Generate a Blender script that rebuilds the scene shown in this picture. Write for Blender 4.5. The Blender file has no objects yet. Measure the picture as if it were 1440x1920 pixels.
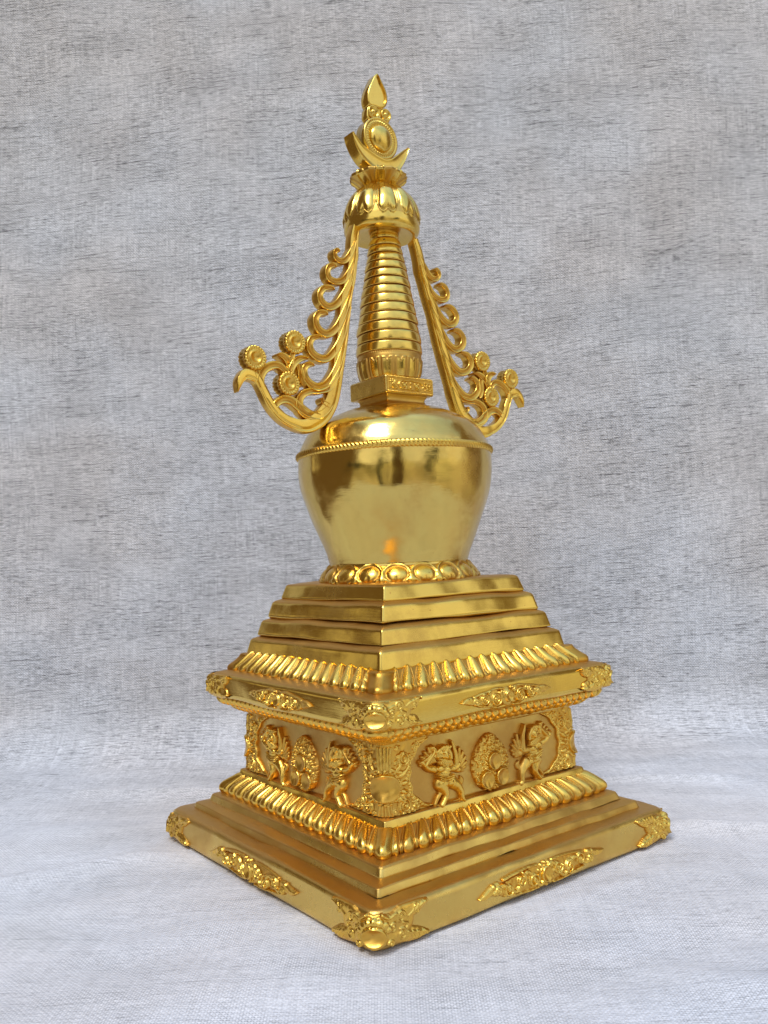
import bpy, math, random
import numpy as np
from mathutils import Matrix, Vector
PI = math.pi
S = 0.1            # one modelling unit is half the base width: 10 cm
rng = np.random.default_rng(7)
C = bpy.context.scene.collection
CRES=[(-0.2317, 3.9746, 0.0071), (-0.2121, 3.937, 0.0178), (-0.1785, 3.8956, 0.0292), (-0.1326, 3.8627, 0.0405), (-0.0685, 3.8367, 0.0454), (0.0012, 3.8315, 0.0421), (0.0629, 3.8556, 0.0405), (0.1085, 3.899, 0.0324), (0.1452, 3.9462, 0.0201), (0.177, 3.9896, 0.0039)]
WING={'stem': [(-0.2178, 3.4465, 0.0209), (-0.2382, 3.359, 0.0266), (-0.2448, 3.2712, 0.0285), (-0.2551, 3.2228, 0.0285), (-0.2757, 3.1267, 0.0323), (-0.3041, 3.03, 0.0342), (-0.3285, 2.8956, 0.0361), (-0.3441, 2.7959, 0.0361), (-0.3672, 2.683, 0.0361), (-0.387, 2.5907, 0.0361), (-0.4089, 2.4988, 0.038), (-0.4369, 2.4199, 0.0418), (-0.4852, 2.353, 0.0476), (-0.5469, 2.3049, 0.0476), (-0.6064, 2.2813, 0.0438), (-0.6779, 2.2906, 0.038), (-0.7404, 2.316, 0.0342), (-0.7875, 2.3565, 0.0323), (-0.8267, 2.408, 0.0304), (-0.8585, 2.4656, 0.0285), (-0.884, 2.5054, 0.0304), (-0.9202, 2.5229, 0.0361), (-0.95, 2.5242, 0.0361), (-0.9758, 2.5027, 0.0266), (-0.99, 2.4718, 0.019), (-0.9966, 2.4328, 0.0084)], 'c1': [(-0.2353, 3.3529, 0.0053), (-0.2553, 3.3024, 0.0152), (-0.2899, 3.2463, 0.0183), (-0.3187, 3.2213, 0.0183), (-0.3502, 3.2189, 0.0175), (-0.3728, 3.2331, 0.016), (-0.3772, 3.2564, 0.0145), (-0.3591, 3.2775, 0.0122), (-0.344, 3.2672, 0.0076)], 'c2': [(-0.2357, 3.2928, 0.0061), (-0.2461, 3.2444, 0.0107), (-0.2598, 3.2088, 0.0152), (-0.2987, 3.1426, 0.019), (-0.3358, 3.1068, 0.019), (-0.3792, 3.095, 0.019), (-0.4172, 3.1062, 0.019), (-0.4311, 3.1362, 0.0183), (-0.4181, 3.1709, 0.0167), (-0.3881, 3.1872, 0.0137), (-0.3677, 3.1765, 0.0076)], 'c3': [(-0.2474, 3.2176, 0.0061), (-0.2664, 3.1547, 0.0114), (-0.289, 3.0981, 0.0171), (-0.3275, 3.0329, 0.0209), (-0.3691, 2.9776, 0.0221), (-0.4128, 2.9504, 0.0221), (-0.4508, 2.9525, 0.0221), (-0.48, 2.977, 0.0213), (-0.4845, 3.0115, 0.0198), (-0.4557, 3.0463, 0.0183), (-0.4156, 3.0566, 0.0137), (-0.3836, 3.0488, 0.0068)], 'c4': [(-0.2696, 3.0881, 0.0061), (-0.2911, 3.0189, 0.0114), (-0.3151, 2.9628, 0.0171), (-0.3497, 2.8926, 0.0209), (-0.3872, 2.8357, 0.0221), (-0.4349, 2.7986, 0.0221), (-0.4804, 2.7992, 0.0221), (-0.5128, 2.8287, 0.0221), (-0.5185, 2.8693, 0.0209), (-0.4945, 2.9032, 0.0183), (-0.4602, 2.9126, 0.0145), (-0.4364, 2.9012, 0.0068)], 'c5': [(-0.2873, 2.9669, 0.0061), (-0.3103, 2.8981, 0.0114), (-0.3371, 2.8293, 0.0171), (-0.3675, 2.7606, 0.0209), (-0.4088, 2.7009, 0.0228), (-0.4564, 2.6603, 0.0236), (-0.5091, 2.6577, 0.0236), (-0.5525, 2.6845, 0.0228), (-0.564, 2.7241, 0.0213), (-0.5455, 2.7592, 0.019), (-0.5116, 2.7717, 0.0137), (-0.4831, 2.772, 0.0076)], 'c6': [(-0.3173, 2.8318, 0.0061), (-0.3346, 2.7645, 0.0114), (-0.3546, 2.7038, 0.0171), (-0.3894, 2.6226, 0.0209), (-0.4308, 2.5544, 0.0228), (-0.4782, 2.5105, 0.0236), (-0.531, 2.4976, 0.0236), (-0.5745, 2.5157, 0.0228), (-0.6008, 2.5508, 0.0213), (-0.6005, 2.5914, 0.019), (-0.5701, 2.6165, 0.0152), (-0.535, 2.6107, 0.0076)], 'c7': [(-0.3371, 2.7448, 0.0061), (-0.3519, 2.6782, 0.0099), (-0.3706, 2.6116, 0.0133), (-0.4122, 2.5433, 0.0171), (-0.4485, 2.4985, 0.019), (-0.5096, 2.4787, 0.0183), (-0.569, 2.4723, 0.019), (-0.6174, 2.4495, 0.0213), (-0.6407, 2.4104, 0.0228), (-0.6281, 2.368, 0.0251), (-0.5821, 2.3401, 0.0266), (-0.5229, 2.3454, 0.0251), (-0.469, 2.3794, 0.0228), (-0.4207, 2.4403, 0.019)], 'spur': [(-0.453, 2.3996, 0.0133), (-0.4825, 2.4132, 0.0129), (-0.4969, 2.4279, 0.0107), (-0.4926, 2.4409, 0.0068)], 'd': [(-0.5159, 2.3352, 0.019), (-0.5817, 2.3495, 0.0236), (-0.6454, 2.3853, 0.0251), (-0.6872, 2.4099, 0.0251), (-0.7294, 2.4158, 0.0236), (-0.7649, 2.4008, 0.0213), (-0.7973, 2.371, 0.019)], 'e': [(-0.8619, 2.4654, 0.019), (-0.8691, 2.5068, 0.0213), (-0.8498, 2.5509, 0.0221), (-0.8096, 2.5822, 0.0221), (-0.7643, 2.5912, 0.0213), (-0.7299, 2.5751, 0.0198), (-0.7065, 2.5436, 0.0167)], 'l1': [(-0.7678, 2.6434, 0.0053), (-0.7411, 2.6464, 0.0167), (-0.7134, 2.6353, 0.0213), (-0.6935, 2.6035, 0.0213), (-0.6914, 2.5667, 0.019)], 'l2': [(-0.5748, 2.6455, 0.0053), (-0.6201, 2.6424, 0.0175), (-0.6608, 2.6163, 0.0213), (-0.6838, 2.5798, 0.019), (-0.6898, 2.5545, 0.0167)], 'l3': [(-0.6359, 2.6096, 0.0167), (-0.6266, 2.5732, 0.019), (-0.6212, 2.5301, 0.019), (-0.6046, 2.4942, 0.0152)], 'j1': [(-0.8835, 2.5175, 0.0152), (-0.8941, 2.5585, 0.019), (-0.8992, 2.5999, 0.0152)], 'j2': [(-0.6612, 2.6939, 0.0152), (-0.6776, 2.6424, 0.0171), (-0.6866, 2.5981, 0.0152)]}
ROS=[(-0.8987, 2.615, 0.082), (-0.6586, 2.7222, 0.08), (-0.7034, 2.499, 0.066)]
MOON=[(-0.2366, 3.9832), (-0.2224, 3.9593), (-0.1871, 3.9269), (-0.1408, 3.9028), (-0.0941, 3.8783), (-0.0393, 3.8641), (0.0097, 3.8594), (0.0492, 3.8665), (0.0789, 3.8856), (0.1097, 3.9225), (0.1407, 3.9567), (0.1741, 3.9906), (0.1806, 3.9759), (0.169, 3.9378), (0.1522, 3.8985), (0.1237, 3.8448), (0.0846, 3.7889), (0.0107, 3.7424), (-0.0602, 3.7254), (-0.1144, 3.7462), (-0.1396, 3.7907), (-0.1643, 3.8405), (-0.1886, 3.8958), (-0.2134, 3.9394)]
DROP=[(-0.0341, 4.3791), (-0.0192, 4.3683), (-0.0009, 4.3395), (0.022, 4.3033), (0.0344, 4.2666), (0.0337, 4.2258), (0.0163, 4.1918), (-0.0234, 4.1743), (-0.0654, 4.1734), (-0.0933, 4.1708), (-0.1064, 4.184), (-0.1114, 4.2223), (-0.0986, 4.2717), (-0.0717, 4.3258), (-0.0525, 4.3606)]

# ------------------------------------------------------------------ noise / helpers
_W = [(rng.normal(size=3), rng.uniform(0, 6.28)) for _ in range(40)]
def wob(P, freq, n=12, seed=0):
    """smooth pseudo noise about -1..1 for an (N,3) array"""
    r = np.zeros(len(P))
    for i in range(n):
        k, ph = _W[(i + seed * 7) % 40]
        r += np.sin(P @ (k * freq * (1 + .35 * (i % 4))) + ph + seed)
    return r / math.sqrt(n)

def add_mesh(name, V, F, mat, parent=None, matte=None, smooth=True, loc=(0, 0, 0)):
    V = np.asarray(V, float)
    L = np.asarray(loc, float)
    me = bpy.data.meshes.new(name)
    me.from_pydata(((V - L) * S).tolist(), [], [list(map(int, f)) for f in F])
    me.materials.append(mat)
    if smooth:
        me.shade_smooth()
    if matte is not None:
        a = me.attributes.new('matte', 'FLOAT', 'POINT')
        a.data.foreach_set('value', np.clip(np.asarray(matte, float), 0, 1).astype(np.float32))
    me.validate()
    o = bpy.data.objects.new(name, me)
    C.objects.link(o)
    o.location = L * S
    if parent is not None:
        o.parent = parent
        o.location = (L - np.asarray(parent.get('_o', (0, 0, 0)))) * S
    o['_o'] = [float(x) for x in L]
    return o

def spin_copy(o, k, parent):
    """copy a part k quarter turns about the axis, with its own children"""
    c = o.copy(); C.objects.link(c); c.parent = parent
    M = Matrix.Rotation(k * PI / 2, 4, 'Z')
    c.matrix_local = M @ o.matrix_local
    for ch in o.children:
        d = ch.copy(); C.objects.link(d); d.parent = c
    return c

def fillet(P, rs, n=4):
    out = [P[0]]
    for i in range(1, len(P) - 1):
        a, b, c = map(np.array, (P[i - 1], P[i], P[i + 1]))
        r = rs[i] if isinstance(rs, (list, tuple)) else rs
        l1, l2 = np.linalg.norm(a - b), np.linalg.norm(c - b)
        r = min(r, .48 * l1, .48 * l2)
        if r < 1e-5:
            out.append(tuple(b)); continue
        p0 = b + (a - b) / l1 * r; p1 = b + (c - b) / l2 * r
        for k in range(n + 1):
            t = k / n
            out.append(tuple((1 - t) ** 2 * p0 + 2 * t * (1 - t) * b + t * t * p1))
    out.append(P[-1])
    return out

def resample(P, step):
    P = np.array(P, float)
    d = np.r_[0, np.cumsum(np.linalg.norm(np.diff(P, axis=0), axis=1))]
    n = max(2, int(math.ceil(d[-1] / step)) + 1)
    t = np.linspace(0, d[-1], n)
    return np.c_[np.interp(t, d, P[:, 0]), np.interp(t, d, P[:, 1])]

def prof_normals(P):
    T = np.gradient(P, axis=0)
    N = np.c_[T[:, 1], -T[:, 0]]
    N /= np.linalg.norm(N, axis=1)[:, None] + 1e-12
    return N                      # for an upward-running profile it points outward

def grid_faces(nr, nc, wrap=True):
    F = []
    for i in range(nr - 1):
        for j in range(nc if wrap else nc - 1):
            j2 = (j + 1) % nc
            F.append((i * nc + j, i * nc + j2, (i + 1) * nc + j2, (i + 1) * nc + j))
    return F

def square_band(name, prof, mat, parent, rc=.02, nside=70, disp=None, wobble=.003, wfreq=7, seed=0,
                cap=True, matte=None, narc=8, tilt=.0, off=(0, 0)):
    P = np.array(prof, float); N = prof_normals(P)
    nr = len(P)
    # perimeter sample: side k (0:-Y, 1:+X, 2:+Y, 3:-X)
    side, tt, arc = [], [], []
    for k in range(4):
        for j in range(nside):
            side.append(k); tt.append(-1 + 2 * (j + .5) / nside); arc.append(0.)
        for j in range(1, narc):
            side.append(k); tt.append(1.); arc.append(j / narc)
    side = np.array(side); tt = np.array(tt); arc = np.array(arc)
    nc = len(side)
    V = np.zeros((nr, nc, 3)); NN = np.zeros((nr, nc, 3)); U = np.zeros((nr, nc))
    ang0 = -PI / 2 + side * PI / 2
    for i in range(nr):
        s = P[i, 0]; r = min(rc, s * .45)
        x = tt * (s - r)
        ca, sa = np.cos(ang0), np.sin(ang0)
        an = ang0 + arc * PI / 2
        nx, ny = np.cos(an), np.sin(an)
        # local frame of the side: outward (ca,sa), along (-sa,ca)
        cx = ca * (s - r) - sa * x; cy = sa * (s - r) + ca * x
        V[i, :, 0] = cx + r * nx; V[i, :, 1] = cy + r * ny; V[i, :, 2] = P[i, 1]
        NN[i, :, 0] = nx * N[i, 0]; NN[i, :, 1] = ny * N[i, 0]; NN[i, :, 2] = N[i, 1]
        U[i] = np.where(arc > 0, s + arc * .0001, x)
    Vf = V.reshape(-1, 3); Nf = NN.reshape(-1, 3)
    mt = np.zeros(len(Vf))
    if matte is not None:
        mt = np.repeat(np.array([matte(p[0], p[1], n) for p, n in zip(P, N)]), nc)
    if disp is not None:
        vf = np.repeat(np.linspace(0, 1, nr), nc)
        sf = np.repeat(P[:, 0], nc)
        d, m2 = disp(U.reshape(-1), vf, sf, np.tile(arc, nr), np.tile(side, nr))
        Vf = Vf + Nf * d[:, None]
        mt = np.maximum(mt, m2) if matte is not None else m2
    if wobble:
        lock = np.clip((Vf[:, 2] - .0) / .02, 0, 1)
        w = wob(Vf, wfreq, 12, seed) * wobble
        Vf = Vf + Nf * w[:, None] * lock[:, None]
        Vf[:, 2] += wob(Vf, wfreq * .8, 12, seed + 3) * wobble * .8 * lock
    Vf[:, 0] += off[0]; Vf[:, 1] += off[1]
    F = grid_faces(nr, nc)
    Vl = Vf.tolist(); mt = mt.tolist()
    if cap:
        F.append(tuple(range((nr - 1) * nc, nr * nc)))
        F.append(tuple(range(nc - 1, -1, -1)))
    return add_mesh(name, Vl, F, mat, parent, mt)

def lathe(name, prof, mat, parent, nseg=160, disp=None, wobble=.0015, wfreq=8, seed=0, cap=True, matte=None,
          center=(0, 0), loc=None, rmod=None):
    P = np.array(prof, float); N = prof_normals(P); nr = len(P)
    th = np.arange(nseg) / nseg * 2 * PI
    R_, T_ = np.meshgrid(P[:, 0], th, indexing='ij')
    Z_ = np.repeat(P[:, 1], nseg).reshape(nr, nseg)
    if rmod is not None:
        R_ = R_ * rmod(T_, Z_)
    V = np.stack([R_ * np.cos(T_) + center[0], R_ * np.sin(T_) + center[1], Z_], -1).reshape(-1, 3)
    NN = np.stack([np.cos(T_) * N[:, 0][:, None], np.sin(T_) * N[:, 0][:, None], np.repeat(N[:, 1], nseg).reshape(nr, nseg)], -1).reshape(-1, 3)
    mt = np.zeros(len(V))
    if matte is not None:
        mt = np.repeat(np.array([matte(p[0], p[1], n) for p, n in zip(P, N)]), nseg)
    if disp is not None:
        d, m2 = disp(T_.reshape(-1), np.repeat(np.linspace(0, 1, nr), nseg))
        V = V + NN * d[:, None]; mt = np.maximum(mt, m2)
    if wobble:
        V = V + NN * (wob(V, wfreq, 12, seed) * wobble)[:, None]
    F = grid_faces(nr, nseg)
    if cap:
        F.append(tuple(range((nr - 1) * nseg, nr * nseg))); F.append(tuple(range(nseg - 1, -1, -1)))
    return add_mesh(name, V, F, mat, parent, mt, loc=loc or (center[0], center[1], P[:, 1].min()))

def catmull(P, n=7):
    P = np.array(P, float)
    Q = np.vstack([2 * P[0] - P[1], P, 2 * P[-1] - P[-2]])
    out = []
    for i in range(1, len(Q) - 2):
        for k in range(n):
            t = k / n
            a, b, c, d = Q[i - 1], Q[i], Q[i + 1], Q[i + 2]
            out.append(.5 * (2 * b + (c - a) * t + (2 * a - 5 * b + 4 * c - d) * t * t + (3 * b - a - 3 * c + d) * t ** 3))
    out.append(Q[-2])
    return np.array(out)

# ------------------------------------------------------------------ relief fields
class Field:
    """height field over (u, v); shapes are united by max, the mesh keeps only what rises"""
    def __init__(self, u0, u1, v0, v1, step):
        self.u = np.arange(u0, u1 + step, step); self.v = np.arange(v0, v1 + step, step)
        self.U, self.V = np.meshgrid(self.u, self.v)
        self.H = np.full(self.U.shape, -.02)
        self.mm = np.zeros(self.U.shape)
    def put(self, h):
        self.H = np.maximum(self.H, h)
    def stroke(self, pts, w, h, groove=0, lift=0., pw=.5, curve=True):
        P = np.array([(p[0], p[1], (p[2] if len(p) > 2 else 1.)) for p in pts], float)
        if curve and len(P) > 2: P = catmull(P, 5)
        best = np.full(self.U.shape, 9.); 
        ws = np.full(self.U.shape, 1.)
        m = w * P[:, 2].max() * 1.3
        u0, u1 = P[:, 0].min() - m, P[:, 0].max() + m; v0, v1 = P[:, 1].min() - m, P[:, 1].max() + m
        ju = np.where((self.u >= u0) & (self.u <= u1))[0]; jv = np.where((self.v >= v0) & (self.v <= v1))[0]
        if len(ju) == 0 or len(jv) == 0: return
        sl = np.s_[jv[0]:jv[-1] + 1, ju[0]:ju[-1] + 1]
        U, V = self.U[sl], self.V[sl]
        bd = np.full(U.shape, 9.)
        for a, b in zip(P[:-1], P[1:]):
            d = b[:2] - a[:2]; L2 = d @ d + 1e-12
            t = np.clip(((U - a[0]) * d[0] + (V - a[1]) * d[1]) / L2, 0, 1)
            dist = np.hypot(U - a[0] - t * d[0], V - a[1] - t * d[1]) / (w * (a[2] + (b[2] - a[2]) * t) + 1e-9)
            bd = np.minimum(bd, dist)
        hh = np.where(bd < 1, np.clip(1 - bd ** 2, 0, 1) ** pw * h + lift, -.02)
        if groove:
            hh = hh - np.where(bd < .5, (1 - (bd / .5) ** 2) * groove, 0)
        self.H[sl] = np.maximum(self.H[sl], hh)
    def dome(self, cx, cy, rx, ry, h, rot=0, lift=0., pw=.5, egg=0):
        c, s = math.cos(rot), math.sin(rot)
        x = (self.U - cx) * c + (self.V - cy) * s; y = -(self.U - cx) * s + (self.V - cy) * c
        k = 1 - egg * y / ry
        d = (x / (rx * np.clip(k, .2, 3))) ** 2 + (y / ry) ** 2
        self.put(np.where(d < 1, np.clip(1 - d, 0, 1) ** pw * h + lift, -.02))
    def dish(self, cx, cy, r, h, depth, rim=.22, ry=None):
        ry = ry or r
        d = np.hypot((self.U - cx) / r, (self.V - cy) / ry)
        hh = np.where(d < 1, h - depth * np.clip(1 - (d / (1 - rim)) ** 2, 0, 1) - h * .7 * np.clip((d - .86) / .14, 0, 1) ** 2, -9)
        self.H = np.where(d < 1, hh, self.H); self.mm = np.where(d < .86, .45, self.mm)
    def spiral(self, cx, cy, r, turns, a0, sgn, w, h, lift=0., tail=None):
        n = int(14 * turns) + 4
        pts = []
        if tail is not None: pts.append((tail[0], tail[1], 1.))
        for i in range(n):
            t = i / (n - 1); rr = r * (1 - t) ** .8 * .93 + r * .07; a = a0 + sgn * t * turns * 2 * PI
            pts.append((cx + rr * math.cos(a), cy + rr * math.sin(a), 1 - .35 * t))
        self.stroke(pts, w, h, lift=lift, curve=False)
        self.dome(cx, cy, w * 1.2, w * 1.2, h * 1.1, lift=lift)
    def curls(self, cx, cy, rx, ry, n, r, w, h, lift, seed, inside=None):
        g = np.random.default_rng(seed); done = []
        tries = 0
        while len(done) < n and tries < n * 40:
            tries += 1
            a = g.uniform(0, 2 * PI); q = math.sqrt(g.uniform(0, 1)); x, y = cx + rx * q * math.cos(a), cy + ry * q * math.sin(a)
            if inside is not None and not inside(x, y): continue
            if any(math.hypot(x - p[0], y - p[1]) < r * 1.55 for p in done): continue
            done.append((x, y))
            rr = r * g.uniform(.75, 1.1)
            if g.uniform() < .6: self.spiral(x, y, rr, 1.25, g.uniform(0, 6.28), 1 if g.uniform() < .5 else -1, w, h, lift)
            else: self.dome(x, y, rr * .55, rr * .55, h * 1.25, lift=lift)
        return done
    def build(self, name, mapf, mat, parent, rough=.0012, loc=(0, 0, 0), cut=-.004, extra=None):
        H = self.H.copy()
        nz = wob(np.stack([self.U.ravel(), self.V.ravel(), 0 * self.U.ravel()], 1), 60, 12, 2).reshape(H.shape)
        nz2 = wob(np.stack([self.U.ravel(), self.V.ravel(), 0 * self.U.ravel()], 1), 16, 12, 4).reshape(H.shape)
        pos = H > 0
        H = np.where(pos, H + nz * rough + nz2 * rough * 1.2, cut)
        m = pos.copy()
        q = pos[:-1, :-1] | pos[1:, :-1] | pos[:-1, 1:] | pos[1:, 1:]
        idx = -np.ones(H.shape, int)
        used = np.zeros(H.shape, bool)
        used[:-1, :-1] |= q; used[1:, :-1] |= q; used[:-1, 1:] |= q; used[1:, 1:] |= q
        idx[used] = np.arange(used.sum())
        V = mapf(self.U[used], self.V[used], H[used])
        jj, ii = np.where(q)
        F = np.stack([idx[jj, ii], idx[jj, ii + 1], idx[jj + 1, ii + 1], idx[jj + 1, ii]], 1)
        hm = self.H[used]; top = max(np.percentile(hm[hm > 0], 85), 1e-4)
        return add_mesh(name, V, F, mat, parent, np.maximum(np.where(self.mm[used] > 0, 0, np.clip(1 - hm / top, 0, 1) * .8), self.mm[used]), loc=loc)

def face_map(s0, z0, s1, z1):
    def f(u, v, h):
        s = s0 + (s1 - s0) * (v - z0) / (z1 - z0)
        return np.stack([u, -s - h, v + 0 * h], -1)
    return f
def corner_map(s0, z0, s1, z1, rc):
    L = rc * PI / 2
    def f(u, v, h):
        s = s0 + (s1 - s0) * (v - z0) / (z1 - z0)
        c = -(s - rc)
        an = np.clip(u / (L / 2), -1, 1) * PI / 4 + 1.25 * PI
        nx, ny = np.cos(an), np.sin(an)
        x = c + (rc + h) * nx; y = c + (rc + h) * ny
        x = x + np.where(u > L / 2, u - L / 2, 0)
        y = y + np.where(u < -L / 2, -u - L / 2, 0)
        return np.stack([x, y, v + 0 * h], -1)
    return f

# ------------------------------------------------------------------ materials
def nd(nt, t, **k):
    n = nt.nodes.new(t)
    for a, b in k.items(): setattr(n, a, b)
    return n
def gold(name, hi, lo, r_hi, r_lo, grain=1.0, patina=.35, bias=0., brush=.0):
    m = bpy.data.materials.new(name); m.use_nodes = True; nt = m.node_tree; L = nt.links
    b = nt.nodes['Principled BSDF']; b.inputs['Metallic'].default_value = 1
    tc = nd(nt, 'ShaderNodeTexCoord'); at = nd(nt, 'ShaderNodeAttribute', attribute_name='matte')
    def noise(scale, det=4, rough=.55, sc=None, dist=0):
        n = nd(nt, 'ShaderNodeTexNoise'); n.inputs['Scale'].default_value = scale; n.inputs['Detail'].default_value = det
        n.inputs['Roughness'].default_value = rough; n.inputs['Distortion'].default_value = dist
        if sc:
            mp = nd(nt, 'ShaderNodeMapping'); mp.inputs['Scale'].default_value = sc
            L.new(tc.outputs['Object'], mp.inputs['Vector']); L.new(mp.outputs[0], n.inputs['Vector'])
        else: L.new(tc.outputs['Object'], n.inputs['Vector'])
        return n.outputs['Fac']
    def ramp(src, a, b_, c0=0., c1=1.):
        r = nd(nt, 'ShaderNodeMapRange', interpolation_type='SMOOTHSTEP')
        for i, v in zip((1, 2, 3, 4), (a, b_, c0, c1)): r.inputs[i].default_value = v
        L.new(src, r.inputs[0]); return r.outputs[0]
    def math_(op, a, b_):
        n = nd(nt, 'ShaderNodeMath', operation=op)
        for i, v in enumerate((a, b_)):
            if isinstance(v, (int, float)): n.inputs[i].default_value = v
            else: L.new(v, n.inputs[i])
        return n.outputs[0]
    big = noise(28, 5, .6)                      # broad patches of wear
    fine = noise(260, 4, .6)
    f = math_('ADD', at.outputs['Fac'], bias)
    f = math_('ADD', f, math_('MULTIPLY', math_('SUBTRACT', big, .5), patina * 2.0))
    f = math_('ADD', f, math_('MULTIPLY', math_('SUBTRACT', fine, .5), .35))
    f = ramp(f, .0, 1.0)
    mx = nd(nt, 'ShaderNodeMix', data_type='RGBA'); L.new(f, mx.inputs['Factor'])
    mx.inputs['A'].default_value = (*hi, 1); mx.inputs['B'].default_value = (*lo, 1)
    # tarnish clouds with ragged edges
    tf = ramp(noise(16, 7, .68, None, .6), .50, .66, 0, .42)
    mt_ = nd(nt, 'ShaderNodeMix', data_type='RGBA'); L.new(tf, mt_.inputs['Factor'])
    L.new(mx.outputs['Result'], mt_.inputs['A']); mt_.inputs['B'].default_value = (.56, .33, .085, 1); mx = mt_
    # small tarnish specks
    sp = noise(420, 2, .5); spf = ramp(sp, .70, .80, 0, .55)
    mx2 = nd(nt, 'ShaderNodeMix', data_type='RGBA'); L.new(spf, mx2.inputs['Factor'])
    L.new(mx.outputs['Result'], mx2.inputs['A']); mx2.inputs['B'].default_value = (.42, .17, .04, 1)
    L.new(mx2.outputs['Result'], b.inputs['Base Color'])
    rr = nd(nt, 'ShaderNodeMapRange'); L.new(f, rr.inputs[0]); rr.inputs[3].default_value = r_hi; rr.inputs[4].default_value = r_lo
    sm = math_('MULTIPLY', ramp(noise(60, 6, .7), .45, .75), .12)
    L.new(math_('ADD', math_('ADD', rr.outputs[0], sm), math_('MULTIPLY', tf, .22)), b.inputs['Roughness'])
    # bumps: soft hand hammering, grain on the matte parts, faint horizontal polishing lines
    b1 = nd(nt, 'ShaderNodeBump'); b1.inputs['Strength'].default_value = 1; b1.inputs['Distance'].default_value = .0007 * grain
    L.new(noise(45, 2, .5), b1.inputs['Height'])
    b2 = nd(nt, 'ShaderNodeBump'); b2.inputs['Strength'].default_value = .5; b2.inputs['Distance'].default_value = .00018 * grain
    g = math_('MULTIPLY', noise(1500, 3, .6), math_('ADD', math_('MULTIPLY', f, 1.0), .12)); L.new(g, b2.inputs['Height'])
    L.new(b1.outputs[0], b2.inputs['Normal'])
    b3 = nd(nt, 'ShaderNodeBump'); b3.inputs['Strength'].default_value = .5; b3.inputs['Distance'].default_value = .00004 + .0003 * brush
    L.new(noise(1.0, 4, .6, (90, 90, 1400)), b3.inputs['Height']); L.new(b2.outputs[0], b3.inputs['Normal'])
    L.new(b3.outputs[0], b.inputs['Normal'])
    return m
HI = (.82, .555, .115); LO = (.60, .335, .075)
G_POL = gold('polished_gold', HI, LO, .17, .40, grain=.8, patina=.30)
G_STEP = gold('polished_step_gold', HI, LO, .14, .42, grain=.6, patina=.22)
G_CAST = gold('cast_gold', (.88, .565, .105), (.60, .29, .04), .22, .38, grain=.8, patina=.3)
G_SAT = gold('satin_gold', (.76, .53, .14), (.62, .35, .08), .26, .38, grain=1.3, patina=1.1, bias=.10)
G_VASE = gold('vase_gold', (.76, .54, .14), (.68, .40, .09), .11, .25, grain=1.5, patina=1.1, bias=.2, brush=.05)

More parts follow.
